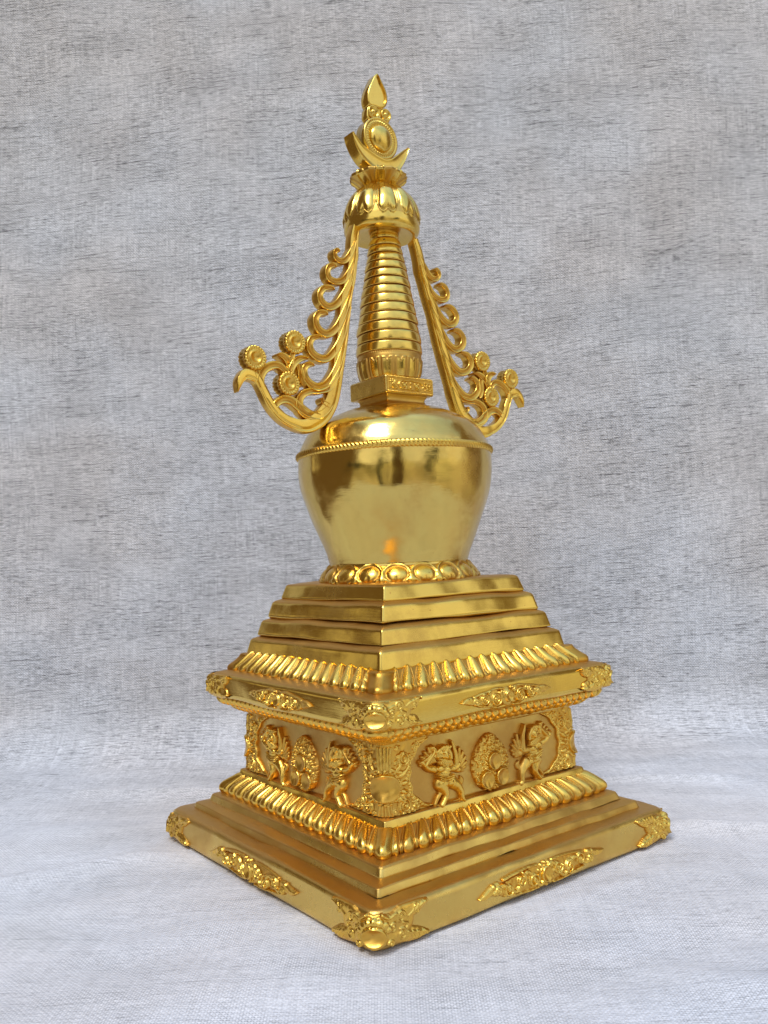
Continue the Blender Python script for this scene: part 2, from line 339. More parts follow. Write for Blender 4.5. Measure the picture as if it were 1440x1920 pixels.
def cloth_material():
    m = bpy.data.materials.new('linen'); m.use_nodes = True; nt = m.node_tree; L = nt.links
    b = nt.nodes['Principled BSDF']; uv = nd(nt, 'ShaderNodeUVMap', uv_map='weave')
    def noise(sx, sy, det=3, rough=.5, off=0.):
        mp = nd(nt, 'ShaderNodeMapping'); mp.inputs['Scale'].default_value = (sx, sy, 1); mp.inputs['Location'].default_value = (off, off * 1.7, off)
        L.new(uv.outputs[0], mp.inputs['Vector'])
        n = nd(nt, 'ShaderNodeTexNoise'); n.inputs['Scale'].default_value = 1; n.inputs['Detail'].default_value = det; n.inputs['Roughness'].default_value = rough
        L.new(mp.outputs[0], n.inputs['Vector']); return n.outputs['Fac']
    def mr(src, a, b_, c0, c1, smooth=True):
        r = nd(nt, 'ShaderNodeMapRange', interpolation_type='SMOOTHSTEP' if smooth else 'LINEAR')
        for i, v in zip((1, 2, 3, 4), (a, b_, c0, c1)): r.inputs[i].default_value = v
        L.new(src, r.inputs[0]); return r.outputs[0]
    def M(op, a, b_=0.):
        n = nd(nt, 'ShaderNodeMath', operation=op)
        for i, v in enumerate((a, b_)):
            if isinstance(v, (int, float)): n.inputs[i].default_value = v
            else: L.new(v, n.inputs[i])
        return n.outputs[0]
    # dark slubs along the weft (u), in three sizes; their density varies in soft patches
    patch = mr(noise(1.3, 2.2, 3, .6, 9), .3, .7, .8, 1.12)
    s1 = mr(noise(1.8, 66, 4, .65), .525, .68, 0, .95)
    s2 = mr(noise(9, 115, 4, .7, 3), .47, .64, 0, 1)
    s3 = mr(noise(20, 150, 3, .65, 5), .42, .64, 0, .95)
    sy = nd(nt, 'ShaderNodeSeparateXYZ'); L.new(uv.outputs[0], sy.inputs[0])
    far = mr(sy.outputs[1], 2.6, 4.8, .50, 1.0)
    slub = M('MULTIPLY', M('MULTIPLY', M('ADD', M('ADD', s1, s2), s3), patch), far)
    lite = mr(noise(6, 95, 3, .6, 12), .54, .68, 0, .8)
    warp = mr(noise(85, 3.0, 3, .6, 7), .38, .62, -.5, .5)
    warp2 = mr(noise(26, 1.6, 3, .6, 17), .54, .66, 0, .8)
    grit = M('MULTIPLY', mr(noise(75, 95, 3, .7, 27), .36, .64, -1, 1), M('ADD', M('MULTIPLY', far, .8), .2))
    # the weave itself
    sx = nd(nt, 'ShaderNodeSeparateXYZ')
    wn = noise(3.0, 3.0, 2, .5, 21)
    L.new(uv.outputs[0], sx.inputs[0])
    K = 2 * PI / .0215
    wx = M('SINE', M('MULTIPLY', sx.outputs[0], K)); wy = M('SINE', M('MULTIPLY', sx.outputs[1], K))
    weave = M('MULTIPLY', wx, wy)
    open_ = M('MULTIPLY', mr(M('ADD', M('ABSOLUTE', wx), M('ABSOLUTE', wy)), .3, 1.2, 1, 0), 1.)
    wpatch = mr(noise(1.7, 3.4, 3, .6, 51), .36, .64, .25, 1.27)
    weave_c = M('MULTIPLY', weave, wpatch); open_c = M('MULTIPLY', open_, wpatch)
    fleck = mr(noise(38, 55, 2, .5, 61), .735, .77, 0, .30)
    f = M('ADD', M('MULTIPLY', slub, -.42), M('MULTIPLY', lite, .17))
    f = M('ADD', f, M('ADD', M('MULTIPLY', warp, M('MULTIPLY', far, .14)), M('MULTIPLY', grit, .16))); f = M('ADD', f, M('MULTIPLY', warp2, M('MULTIPLY', far, .11)))
    f = M('ADD', f, M('MULTIPLY', weave_c, .17)); f = M('ADD', f, M('MULTIPLY', open_c, -.50))
    f = M('SUBTRACT', f, fleck)
    f = M('ADD', f, M('ADD', M('MULTIPLY', mr(noise(1.1, 3.0, 4, .6, 44), .35, .65, -1, 1), .06), 1.27))
    tint = nd(nt, 'ShaderNodeMix', data_type='RGBA'); L.new(mr(noise(.5, .6, 2, .5, 30), .35, .65, 0, 1), tint.inputs['Factor'])
    tint.inputs['A'].default_value = (.545, .52, .50, 1); tint.inputs['B'].default_value = (.55, .55, .555, 1)
    vm = nd(nt, 'ShaderNodeVectorMath', operation='SCALE'); L.new(tint.outputs['Result'], vm.inputs[0]); L.new(f, vm.inputs['Scale'])
    L.new(vm.outputs[0], b.inputs['Base Color'])
    b.inputs['Roughness'].default_value = .9; b.inputs['Specular IOR Level'].default_value = .2
    b.inputs['Sheen Weight'].default_value = .15
    bp = nd(nt, 'ShaderNodeBump'); bp.inputs['Strength'].default_value = .5; bp.inputs['Distance'].default_value = .0003
    L.new(M('ADD', M('MULTIPLY', weave, .6), M('MULTIPLY', slub, .5)), bp.inputs['Height']); L.new(bp.outputs[0], b.inputs['Normal'])
    return m
LINEN = cloth_material()
DARK = bpy.data.materials.new('hole_shade'); DARK.use_nodes = True  # near-black colour painted in for the shade inside the pin hole
DARK.node_tree.nodes['Principled BSDF'].inputs['Base Color'].default_value = (.03, .022, .015, 1)

# ------------------------------------------------------------------ camera
CAM = [-3.016744, -3.805096, 1.588331, 0.915119, 0.049602, -0.040881, 1594.513621]
yaw, pitch, roll = CAM[3:6]
f_ = Vector((math.cos(pitch) * math.cos(yaw), math.cos(pitch) * math.sin(yaw), math.sin(pitch)))
r_ = Vector((math.sin(yaw), -math.cos(yaw), 0)); u_ = r_.cross(f_)
r2 = math.cos(roll) * r_ + math.sin(roll) * u_; u2 = -math.sin(roll) * r_ + math.cos(roll) * u_
cd = bpy.data.cameras.new('camera'); cam = bpy.data.objects.new('camera', cd); C.objects.link(cam)
M = Matrix((r2, u2, -f_)).transposed().to_4x4(); M.translation = Vector(CAM[:3]) * S
cam.matrix_world = M
cd.sensor_fit = 'VERTICAL'; cd.sensor_height = 36; cd.lens = 36 * CAM[6] / 1920
cd.clip_start = .01; cd.clip_end = 500
bpy.context.scene.camera = cam
FD = np.array([math.cos(yaw), math.sin(yaw)]); RD = np.array([math.sin(yaw), -math.cos(yaw)])

# ------------------------------------------------------------------ cloth: floor sweeping up into the backdrop
def build_cloth():
    wall_d, rad = 7.15, .42                    # horizontal distance of the hanging part from the camera
    a = np.concatenate([np.linspace(-.6, 2.2, 40), np.linspace(2.22, wall_d - rad, 280)])
    arc = np.linspace(0, PI / 2, 18)[1:]
    up = np.linspace(0, 7.6, 240)[1:]
    d = np.concatenate([a, wall_d - rad + rad * np.sin(arc), np.full(len(up), wall_d)])
    z = np.concatenate([0 * a, rad - rad * np.cos(arc), rad + up])
    nrm = np.concatenate([0 * a, arc, np.full(len(up), PI / 2)])
    al = np.r_[0, np.cumsum(np.hypot(np.diff(d), np.diff(z)))] - 2.8
    w = np.linspace(-5.2, 5.0, 340)
    W, I = np.meshgrid(w, np.arange(len(d)))
    D, Z, A, N = d[I], z[I], al[I], nrm[I]
    skew = .045 * W                            # the weft runs slightly uphill to the right
    P3 = np.stack([W.ravel(), A.ravel(), 0 * W.ravel()], 1)
    q = lambda fx, fy, s: wob(P3 * np.array([fx, fy, 1]), 1., 12, s).reshape(W.shape)
    wallf = np.clip(Z / 1.0, 0, 1)
    h = wallf * (.030 * q(1.5, .7, 1) + .012 * q(3.0, 1.6, 2) + .012 * np.abs(q(1.7, 2.2, 6)) )
    rid = np.abs(q(.8, 2.6, 5))
    h += (1 - wallf) * (.010 * q(1.6, 2.3, 3) + .006 * q(3.5, 6.0, 4) - .010 * rid)
    # long low folds lying on the floor
    def fold(w0, d0, w1, d1, width, hh):
        dx, dy = w1 - w0, d1 - d0; L2 = dx * dx + dy * dy
        t = np.clip(((W - w0) * dx + (D - d0) * dy) / L2, 0, 1)
        dist = np.hypot(W - w0 - t * dx, D - d0 - t * dy)
        return hh * np.exp(-(dist / width) ** 2) * np.sin(np.clip(t * .96 + .02, 0, 1) * PI) ** .5 * (Z < .3)
    h += fold(-2.4, 4.3, -.9, 4.9, .09, .045) + fold(.9, 5.9, 2.3, 5.75, .07, .040) + fold(1.2, 4.9, 2.4, 4.75, .08, .040) \
       + fold(-2.6, 6.1, -.8, 5.9, .09, .040) + fold(.35, 3.7, 1.2, 4.2, .09, .024) + fold(-1.4, 3.55, -.5, 3.9, .11, .022) + fold(.8, 3.3, 2.0, 2.9, .11, .022) + fold(-2.0, 3.0, -.7, 2.7, .12, .022)
    # flat, never above the stupa's foot, where it stands
    X = CAM[0] + FD[0] * D + RD[0] * W; Y = CAM[1] + FD[1] * D + RD[1] * W
    foot = np.clip((np.maximum(np.abs(X), np.abs(Y)) - .99) / .35, 0, 1); foot = foot * foot * (3 - 2 * foot)
    h = np.where(N > .01, h, h * foot + (1 - foot) * np.minimum(h, 0) * .5 - .002 - .006 * (1 - foot))
    D2 = D - np.sin(N) * h; Z2 = Z + np.cos(N) * h
    X = CAM[0] + FD[0] * D2 + RD[0] * W; Y = CAM[1] + FD[1] * D2 + RD[1] * W
    V = np.stack([X.ravel(), Y.ravel(), Z2.ravel()], 1)
    nr, nc = W.shape
    o = add_mesh('backdrop_cloth', V, [(i * nc + j, i * nc + j + 1, (i + 1) * nc + j + 1, (i + 1) * nc + j) for i in range(nr - 1) for j in range(nc - 1)], LINEN)
    uvl = o.data.uv_layers.new(name='weave')
    bend = .05 * np.sin(A * 1.1 + W * .7) + .02 * np.sin(A * 2.7 - W * 1.9)
    slope = -.05 * W * np.clip(Z2, 0, 3) / 3
    uvv = np.stack([(W + .03 * np.sin(A * 1.7)).ravel(), (A + bend + slope).ravel()], 1)
    li = np.empty(len(o.data.loops), np.int32); o.data.loops.foreach_get('vertex_index', li)
    uvl.data.foreach_set('uv', uvv[li].astype(np.float32).ravel())
    o['label'] = 'pale grey slubbed linen cloth hung behind the golden stupa and spread beneath it'
    o['category'] = 'cloth'
    return o
cloth = build_cloth()

# ------------------------------------------------------------------ the stupa
st = bpy.data.objects.new('stupa', None); C.objects.link(st); st.empty_display_size = .02
st['label'] = 'gilded metal stupa with stepped square base, round vase, ringed spire and two openwork scroll wings'
st['category'] = 'stupa'

tread = lambda s, z, n: 1.0 if n[1] > .55 else (.75 if n[1] < -.5 else .0)
satin = lambda s, z, n: .75 if abs(n[1]) > .5 else .35

# --- base plinth
def pl(P, r, n=4): return fillet(P, r, n)
plinth = square_band('base_plinth', resample(pl([(.97, 0), (1.0, .004), (.992, .161), (.86, .166)], [0, .004, .016, 0], 5), .02), G_SAT, st,
                     rc=.07, nside=90, wobble=.0035, wfreq=5, seed=1, matte=lambda s, z, n: 1. if n[1] > .5 else .1)
# --- two low steps above it
square_band('step', pl([(.84, .160), (.893, .160), (.893, .166), (.884, .198), (.80, .214)], [0, 0, .006, .007, 0], 4), G_SAT, st,
            rc=.02, nside=90, wobble=.0035, wfreq=8, seed=2, matte=lambda s, z, n: 1. if n[1] > .5 else .25)
square_band('step', pl([(.78, .205), (.826, .205), (.826, .212), (.812, .248), (.74, .266)], [0, 0, .006, .009, 0], 4), G_SAT, st,
            rc=.02, nside=90, wobble=.004, wfreq=8, seed=5, matte=lambda s, z, n: 1. if n[1] > .5 else .25)

# --- petal mouldings
def petals(pitch, hb, hr, sref, slim=1.0, drip=False, corner=.62):
    def d(u, v, s, arc, side):
        k = u / s * sref / pitch
        a = (k + 1000.5) % 1.0 - .5 if True else k
        e = sref - np.abs(u / s) * sref                      # distance from the corner
        e0 = np.clip(1 - ((v - .40) / .34) ** 2, 0, 1) ** .5
        e1 = np.clip(1 - .80 * (np.clip(v - .40, 0, 1) / .56) ** 1.4, .0, 1) * np.clip((.97 - v) / .08, 0, 1)
        wid = .37 * np.where(v < .40, e0, e1) + .004
        r = np.abs(a) / wid
        body = np.sqrt(np.clip(1 - r ** 2, 0, 1)) * hb * (wid / .37) ** .8
        d_out = np.where(v < .40, np.hypot(a / .37, (v - .40) / .34) - 1, (np.abs(a) - wid) / .37)
        rim = np.exp(-((d_out - .24) / .085) ** 2) * hr
        out = np.maximum(body, rim)
        m = np.clip(1 - out / (hb * .7), 0, 1)
        # big plain petal on the corner
        cw = pitch * corner
        if corner > 0:
            c = np.where(arc > 0, 0, e) / cw
            cb = np.sqrt(np.clip(1 - (c * (1.0)) ** 2, 0, 1)) * hb * .8 * np.sin(np.clip(v * PI, 0, PI)) ** .4
            incorner = c < 1.0
            out = np.where(incorner, np.maximum(cb, 0), out); m = np.where(incorner, np.clip(.5 - cb / hb, 0, 1), m)
            out = np.where((c > 1.0) & (c < 1.18), hr * .6, out)
        return out, m
    return d
square_band('lotus_moulding', resample(pl([(.70, .262), (.758, .264), (.770, .280), (.762, .296), (.728, .324), (.694, .350), (.66, .354)], .010, 3), .0035), G_CAST, st,
            rc=.012, nside=540, narc=12, disp=petals(.0845, .024, .014, .73), wobble=.0018, wfreq=12, seed=3)
square_band('fillet', pl([(.64, .342), (.694, .344), (.697, .350), (.688, .384), (.62, .398)], [0, .003, .004, .005, 0], 4), G_STEP, st,
            rc=.012, nside=90, wobble=.0028, wfreq=9, seed=4, matte=lambda s, z, n: .9 if n[1] > .5 else .0)
# --- dado
DS0, DZ0, DS1, DZ1 = .664, .385, .653, .745
dado = square_band('dado', resample([(DS0, DZ0), (DS1, DZ1)], .02), G_SAT, st, rc=.05, nside=90, wobble=.0022, wfreq=6, seed=8, matte=lambda s, z, n: .55)
# --- mouldings under the cornice
square_band('cornice_fillet', pl([(.60, .716), (.672, .716), (.676, .722), (.684, .748), (.672, .756), (.66, .76)], [0, .003, .004, .006, .003, 0], 4), G_STEP, st,
            rc=.05, nside=90, wobble=.002, wfreq=6, seed=9, matte=lambda s, z, n: .4)
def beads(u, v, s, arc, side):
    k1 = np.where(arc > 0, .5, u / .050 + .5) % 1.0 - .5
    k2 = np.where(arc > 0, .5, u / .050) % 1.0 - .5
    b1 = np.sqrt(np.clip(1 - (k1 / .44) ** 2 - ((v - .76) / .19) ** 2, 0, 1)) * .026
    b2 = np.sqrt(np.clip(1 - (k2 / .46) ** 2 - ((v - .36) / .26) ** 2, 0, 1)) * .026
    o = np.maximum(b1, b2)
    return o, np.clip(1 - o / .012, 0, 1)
square_band('bead_moulding', resample(pl([(.64, .752), (.690, .752), (.712, .764), (.744, .780), (.785, .806), (.785, .822)], .006, 3), .004), G_CAST, st,
            rc=.06, nside=330, narc=14, disp=beads, wobble=.0022, wfreq=14, seed=6)
# --- cornice slab
cornice = square_band('cornice_slab', resample(pl([(.74, .812), (.806, .812), (.810, .818), (.808, .944), (.70, .972)], [0, .003, .006, .010, 0], 5), .02), G_STEP, st,
                      rc=.05, nside=90, wobble=.0032, wfreq=5, seed=7, matte=lambda s, z, n: .95 if n[1] > .5 else .08)
# --- upper petal moulding
def leaves(u, v, s, arc, side):
    sref, pitch = .685, .0865
    k = u / s * sref / pitch
    a = (k + 1000.5) % 1.0 - .5
    vv = np.clip((v - .20) / .76, 0, 1)
    wid = .375 * (np.clip(vv / .30, 0, 1) * (2 - np.clip(vv / .30, 0, 1))) ** .5 * np.clip(1 - (np.clip(vv - .30, 0, 1) / .72) ** 1.5, 0, 1) + .004
    r = np.abs(a) / wid
    body = np.sqrt(np.clip(1 - r ** 2, 0, 1)) * .026 * (wid / .375) ** .6
    rim = np.exp(-((np.abs(a) - wid - .075) / .03) ** 2) * .007 * (vv > 0) * np.clip((1 - vv) / .2, 0, 1)
    drip = np.exp(-((np.abs(np.abs(a) - .16)) / .05) ** 2) * .009 * np.clip(1 - np.abs(v - .14) / .14, 0, 1) ** .5
    drip2 = np.exp(-((np.abs(a) - .5) / .05) ** 2) * .011 * np.clip(1 - np.abs(v - .22) / .2, 0, 1) ** .5
    o = np.maximum.reduce([body, rim, drip, drip2])
    m = np.clip(1 - o / .012, 0, 1)
    e = np.where(arc > 0, 0, sref - np.abs(u / s) * sref)
    pad = e < .085
    po = np.where(np.abs(v - .40) < .30, .016 * np.sqrt(np.clip(1 - (e / .085) ** 2, 0, 1)), 0) + np.exp(-((v - .70) / .06) ** 2) * .006
    o = np.where(pad, po, o); m = np.where(pad, .7, m)
    return o, m
square_band('lotus_moulding', resample(pl([(.66, .955), (.722, .960), (.722, .975), (.702, .992), (.672, 1.022), (.645, 1.052), (.60, 1.056)], .008, 3), .0035), G_CAST, st,
            rc=.02, nside=480, narc=12, disp=leaves, wobble=.002, wfreq=12, seed=10)
# --- four polished steps
for i, (sb, zb, s_, z_) in enumerate([(.645, 1.040, .627, 1.133), (.598, 1.150, .577, 1.234), (.546, 1.254, .526, 1.339), (.494, 1.358, .471, 1.440)]):
    square_band('step', resample(pl([(sb - .06, zb - .004), (sb - .004, zb), (sb, zb + .006), (s_, z_), (s_ - .05 if i < 3 else s_ - .06, z_ + .020 if i < 3 else z_ + .006), (s_ - .10, z_ + .02 if i < 3 else z_ + .007)],
                                    [0, .003, .010, .014, .01, 0], 6), .008), G_STEP, st,
                rc=.013, nside=110, wobble=.0042, wfreq=5.5, seed=11 + i,
                matte=lambda s, z, n: .95 if n[1] > .5 else (.35 if n[1] < -.3 else -.15))

# --- ornaments on the plinth
def corner_field(amp=1., arm=.27, vtop=.155, vbot=.008, vc=.066, rd=.041, seed=3):
    F = Field(-arm - .01, arm + .01, -.004 + 0, vtop + .012, .0026)
    mid = (vtop + vbot) / 2
    for sg in (-1, 1):
        # body
        F.stroke([(sg * .02, mid, 1.6), (sg * .09, mid, 1.35), (sg * .15, mid + .01, 1.0)], .040, .014, pw=.35)
        # upper and lower arms ending in leaves
        F.stroke([(sg * .06, mid + .02, 1), (sg * .14, mid + .045, 1.15), (sg * .20, vtop - .025, .95), (sg * (arm - .01), vtop - .012, .25)], .030, .016, pw=.4)
        F.stroke([(sg * .06, mid - .03, 1), (sg * .13, mid - .04, 1.1), (sg * .20, vbot + .022, 1.0), (sg * (arm - .01), vbot + .012, .3)], .028, .016, pw=.4)
        # feather ridges
        for k in range(4):
            t = k / 4
            F.stroke([(sg * (.155 + .022 * k), mid + .030 + .008 * k), (sg * (.178 + .022 * k), mid + .045 + .006 * k), (sg * (.188 + .021 * k), vtop - .012)], .0045, .009, lift=.0125)
            F.stroke([(sg * (.150 + .024 * k), mid - .030 - .006 * k), (sg * (.172 + .024 * k), mid - .043 - .003 * k), (sg * (.184 + .022 * k), vbot + .010)], .0045, .009, lift=.0125)
        F.spiral(sg * .115, mid + .036, .024, 1.5, 0, sg, .0052, .009, .0125)
        F.spiral(sg * .118, mid - .030, .024, 1.5, 2, -sg, .0052, .009, .0125)
        F.spiral(sg * .205, vtop - .036, .013, 1.2, 1, sg, .004, .007, .013)
        F.spiral(sg * .074, mid + .006, .019, 1.3, 1, sg, .0052, .010, .0125)
        F.spiral(sg * .062, vbot + .022, .015, 1.2, 3, -sg, .005, .010, .0125)
        F.stroke([(sg * .125, mid + .012), (sg * .15, mid + .002), (sg * .142, mid - .012)], .006, .010, lift=.010)
        F.stroke([(sg * .03, vtop - .012), (sg * .055, vtop - .028), (sg * .085, vtop - .020), (sg * .11, vtop - .028)], .006, .011, lift=.010)
    # lobed collar over the boss
    for k in range(-3, 4):
        a = PI / 2 + k * .38
        F.dome(rd * 1.28 * math.cos(a), vc + rd * 1.28 * math.sin(a), .018, .015, .016, rot=a, lift=.014)
    F.dome(0, vc, rd * 1.35, rd * 1.35, .026, pw=.3)
    F.dish(0, vc, rd, .038, .016, rim=.16)
    F.H = np.where(F.V > vtop, -.02, F.H)
    return F
RC = .07
F1 = corner_field()
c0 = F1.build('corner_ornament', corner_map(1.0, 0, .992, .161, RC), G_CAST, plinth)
for k in (1, 2, 3): spin_copy(c0, k, plinth)
F2 = corner_field(arm=.235, vtop=.126, vbot=.006, vc=.054, rd=.038, seed=8)
F2.V = F2.V
m2 = corner_map(.810, 0, .808, .13, .05)
c1 = F2.build('corner_ornament', lambda u, v, h: m2(u, v, h * .9) + np.array([0, 0, .815]), G_CAST, cornice)
for k in (1, 2, 3): spin_copy(c1, k, cornice)

def scroll_long():
    F = Field(-.44, .43, .0, .145, .0024)
    vc = .070
    env = lambda x: .056 * max(0, 1 - (abs(x) / .40) ** 1.6)
    # low cushion
    for x in np.arange(-.33, .34, .03):
        F.dome(x, vc + .006 * math.sin(x * 9), .045, env(x) * .98 + .002, .010, pw=.35)
    # wavy stem
    F.stroke([(x, vc + (env(x) * .74) * math.sin(x * 2 * PI / .165)) for x in np.arange(-.34, .345, .014)], .0085, .018, lift=.008, groove=.005)
    for sg in (-1, 1):
        for i, (x, dv, r) in enumerate([(.083, .012, .031), (.165, -.010, .032), (.245, .008, .028), (.312, -.004, .018)]):
            F.spiral(sg * x, vc + dv * sg, r, 1.5, i * 1.3, sg * (1 if i % 2 else -1), .0066, .018, .008)
        F.stroke([(sg * .31, vc + .020, 1), (sg * .345, vc + .010, 1.1), (sg * .385, vc + .004 * sg, .9), (sg * .425, vc + .010 * sg, .15)], .018, .020, groove=.004)
        F.dome(sg * .335, vc + .022, .014, .013, .022)
        F.stroke([(sg * .05, vc + .050), (sg * .12, vc + .052), (sg * .20, vc + .046), (sg * .27, vc + .036)], .006, .011, lift=.004)
        F.stroke([(sg * .05, vc - .050), (sg * .12, vc - .050), (sg * .20, vc - .042), (sg * .27, vc - .032)], .006, .011, lift=.004)
    for k in range(12):
        a = k * PI / 6; F.dome(.052 * math.cos(a), vc + .048 * math.sin(a), .011, .010, .018)
    F.dish(.0, vc, .036, .030, .014, rim=.20, ry=.040)
    return F
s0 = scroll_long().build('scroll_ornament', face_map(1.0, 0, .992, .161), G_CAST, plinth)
for k in (1, 2, 3): spin_copy(s0, k, plinth)

def scroll_rose():
    F = Field(-.32, .32, .825, .935, .0022)
    vc = .872
    for x, r in ((-.165, .030), (-.085, .042), (0, .046), (.085, .042), (.165, .030)):
        F.dome(x, vc, r, r, .010, pw=.3)
    for sg in (-1, 1):
        for i, (x, r) in enumerate(((.083, .034), (.160, .026), (.215, .017))):
            F.spiral(sg * x, vc + (.002 if i % 2 else -.004), r, 2.1, 1 + i, sg, .0046, .012, .009)
        F.stroke([(sg * .20, vc + .002, 1), (sg * .24, vc + .004, 1.2), (sg * .275, vc + .006, .8), (sg * .305, vc + .002, .15)], .018, .018, groove=.003)
        F.stroke([(sg * .03, vc + .040), (sg * .08, vc + .044), (sg * .13, vc + .036), (sg * .18, vc + .030), (sg * .225, vc + .020)], .006, .014, lift=.002)
        F.stroke([(sg * .03, vc - .042), (sg * .08, vc - .044), (sg * .13, vc - .034), (sg * .18, vc - .028), (sg * .225, vc - .014)], .006, .014, lift=.002)
        F.spiral(sg * .045, vc + .026, .012, 1.2, 0, sg, .004, .010, .010)
        F.spiral(sg * .125, vc + .026, .012, 1.2, 0, -sg, .004, .010, .010)
        F.spiral(sg * .125, vc - .026, .011, 1.2, 3, sg, .004, .010, .010)
    F.dome(0, vc, .040, .040, .016, pw=.3)
    F.dish(0, vc, .030, .026, .011, rim=.22)
    return F
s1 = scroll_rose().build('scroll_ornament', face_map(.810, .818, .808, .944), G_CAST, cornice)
for k in (1, 2, 3): spin_copy(s1, k, cornice)

# --- dado corner ornament: round dish in a scalloped collar, curled panels spreading top and bottom
def dado_corner():
    z0, z1, vc = .392, .712, .520
    F = Field(-.29, .29, z0, z1 + .012, .0026)
    def bw(v):
        t = (v - .55) / .16
        return .135 + np.where(t > 0, .11 * np.clip(t, 0, 1.2) ** 2.6, .13 * np.clip(-t, 0, 1.1) ** 2.8) + .006 * np.sin(v * 90)
    B = bw(F.V)
    F.put(np.where(np.abs(F.U) < B, .008 * np.clip((B - np.abs(F.U)) / .006, 0, 1), -.02))
    for sg in (-1, 1):
        vs = np.linspace(z0 + .006, z1 - .002, 26)
        F.stroke([(sg * (float(bw(v)) - .004), v) for v in vs], .0055, .012, lift=.004, curve=False)
        for k, v in enumerate(np.linspace(z0 + .02, z1 - .02, 22)):
            F.dome(sg * (float(bw(v)) - .014), v, .008, .008, .010, lift=.008)
        F.spiral(sg * .100, .640, .034, 2.1, 2, sg, .0052, .013, .007)
        F.spiral(sg * .165, .686, .020, 1.6, 1, -sg, .0045, .010, .007)
        F.spiral(sg * .098, .428, .034, 2.1, 4, -sg, .0052, .013, .007)
        F.spiral(sg * .170, .418, .021, 1.6, 0, sg, .0045, .010, .007)
        F.stroke([(sg * .03, .600), (sg * .06, .585), (sg * .10, .580), (sg * .125, .600)], .010, .014, lift=.004)
        F.stroke([(sg * .20, .410, 1), (sg * .235, .402, .8), (sg * .27, .398, .2)], .012, .014)
        F.stroke([(sg * .19, .700, 1), (sg * .22, .706, .7), (sg * .245, .710, .2)], .010, .012)
        for k in range(5):
            a = math.radians(-38 + 22 * k); a = a if sg > 0 else PI - a
            F.dome(.100 * math.cos(a), vc + .106 * math.sin(a), .027, .013, .018, rot=a, lift=.004)
    for k in range(-2, 3):
        F.stroke([(k * .011, .600), (k * .014, .700)], .0042, .007, lift=.008, curve=False)
        F.stroke([(k * .011, .440), (k * .015, .396)], .0042, .007, lift=.008, curve=False)
    F.curls(0, .655, .22, .06, 16, .013, .0048, .010, .007, 4, lambda x, y: abs(x) < float(bw(y)) - .02 and abs(x) > .035)
    F.curls(0, .43, .22, .05, 16, .013, .0048, .010, .007, 6, lambda x, y: abs(x) < float(bw(y)) - .02 and abs(x) > .035)
    for k in range(20):
        a = k * 2 * PI / 20; F.dome(.073 * math.cos(a), vc + .075 * math.sin(a), .009, .008, .014, lift=.004)
    F.dish(0, vc, .066, .030, .012, rim=.10)
    return F
c2 = dado_corner().build('corner_ornament', corner_map(DS0, DZ0, DS1, DZ1, .05), G_CAST, dado)
for k in (1, 2, 3): spin_copy(c2, k, dado)

# --- jewel mandorla in the middle of each side
def jewel():
    F = Field(-.15, .15, .382, .682, .0022)
    vc = .520
    y = (F.V - .52) / np.where(F.V > .52, .152, .133); x = F.U / .128
    x = x / (1 - .28 * np.clip(y, 0, 1) ** 1.6)
    d = np.hypot(x, y)
    body = np.where(d < 1, np.clip(1 - d ** 2.2, 0, 1) ** .5 * .034, -.02)
    F.put(body)
    B = F.H.copy()
    G = Field(-.15, .15, .382, .682, .0022); G.H[:] = 0
    def inside(a, b):
        yy = (b - .52) / (.152 if b > .52 else .133); xx = a / .128 / (1 - .28 * max(0, yy) ** 1.6)
        return math.hypot(xx, yy) < .97 and min(math.hypot(a - p, b - q) for p, q in DISH) > .05
    DISH = [(0.006, .535), (-.050, .452), (.056, .452)]
    G.curls(0, .53, .13, .15, 110, .0125, .0044, .012, 0, 11, inside)
    G.spiral(0, .640, .020, 1.8, 0, 1, .0045, .013, 0)
    for p in DISH:
        for k in range(16):
            a = k * PI / 8; G.dome(p[0] + .052 * math.cos(a), p[1] + .052 * math.sin(a), .007, .007, .010)
    F.H = np.where(B > 0, B + np.clip(G.H, 0, 1), -.02)
    for p in DISH:
        dd = np.hypot(F.U - p[0], F.V - p[1]) / .045
        F.H = np.where((dd >= 1) & (dd < 1.17), np.minimum(F.H, .020), F.H)
        F.H = np.where(dd < 1, .046 - .011 * np.clip(1 - (dd / .86) ** 2, 0, 1) - .02 * np.clip((dd - .9) / .1, 0, 1), F.H); F.mm = np.where(dd < .86, .45, F.mm)
    return F
j0 = jewel().build('jewel_ornament', face_map(DS0, DZ0, DS1, DZ1), G_CAST, dado)
for k in (1, 2, 3): spin_copy(j0, k, dado)

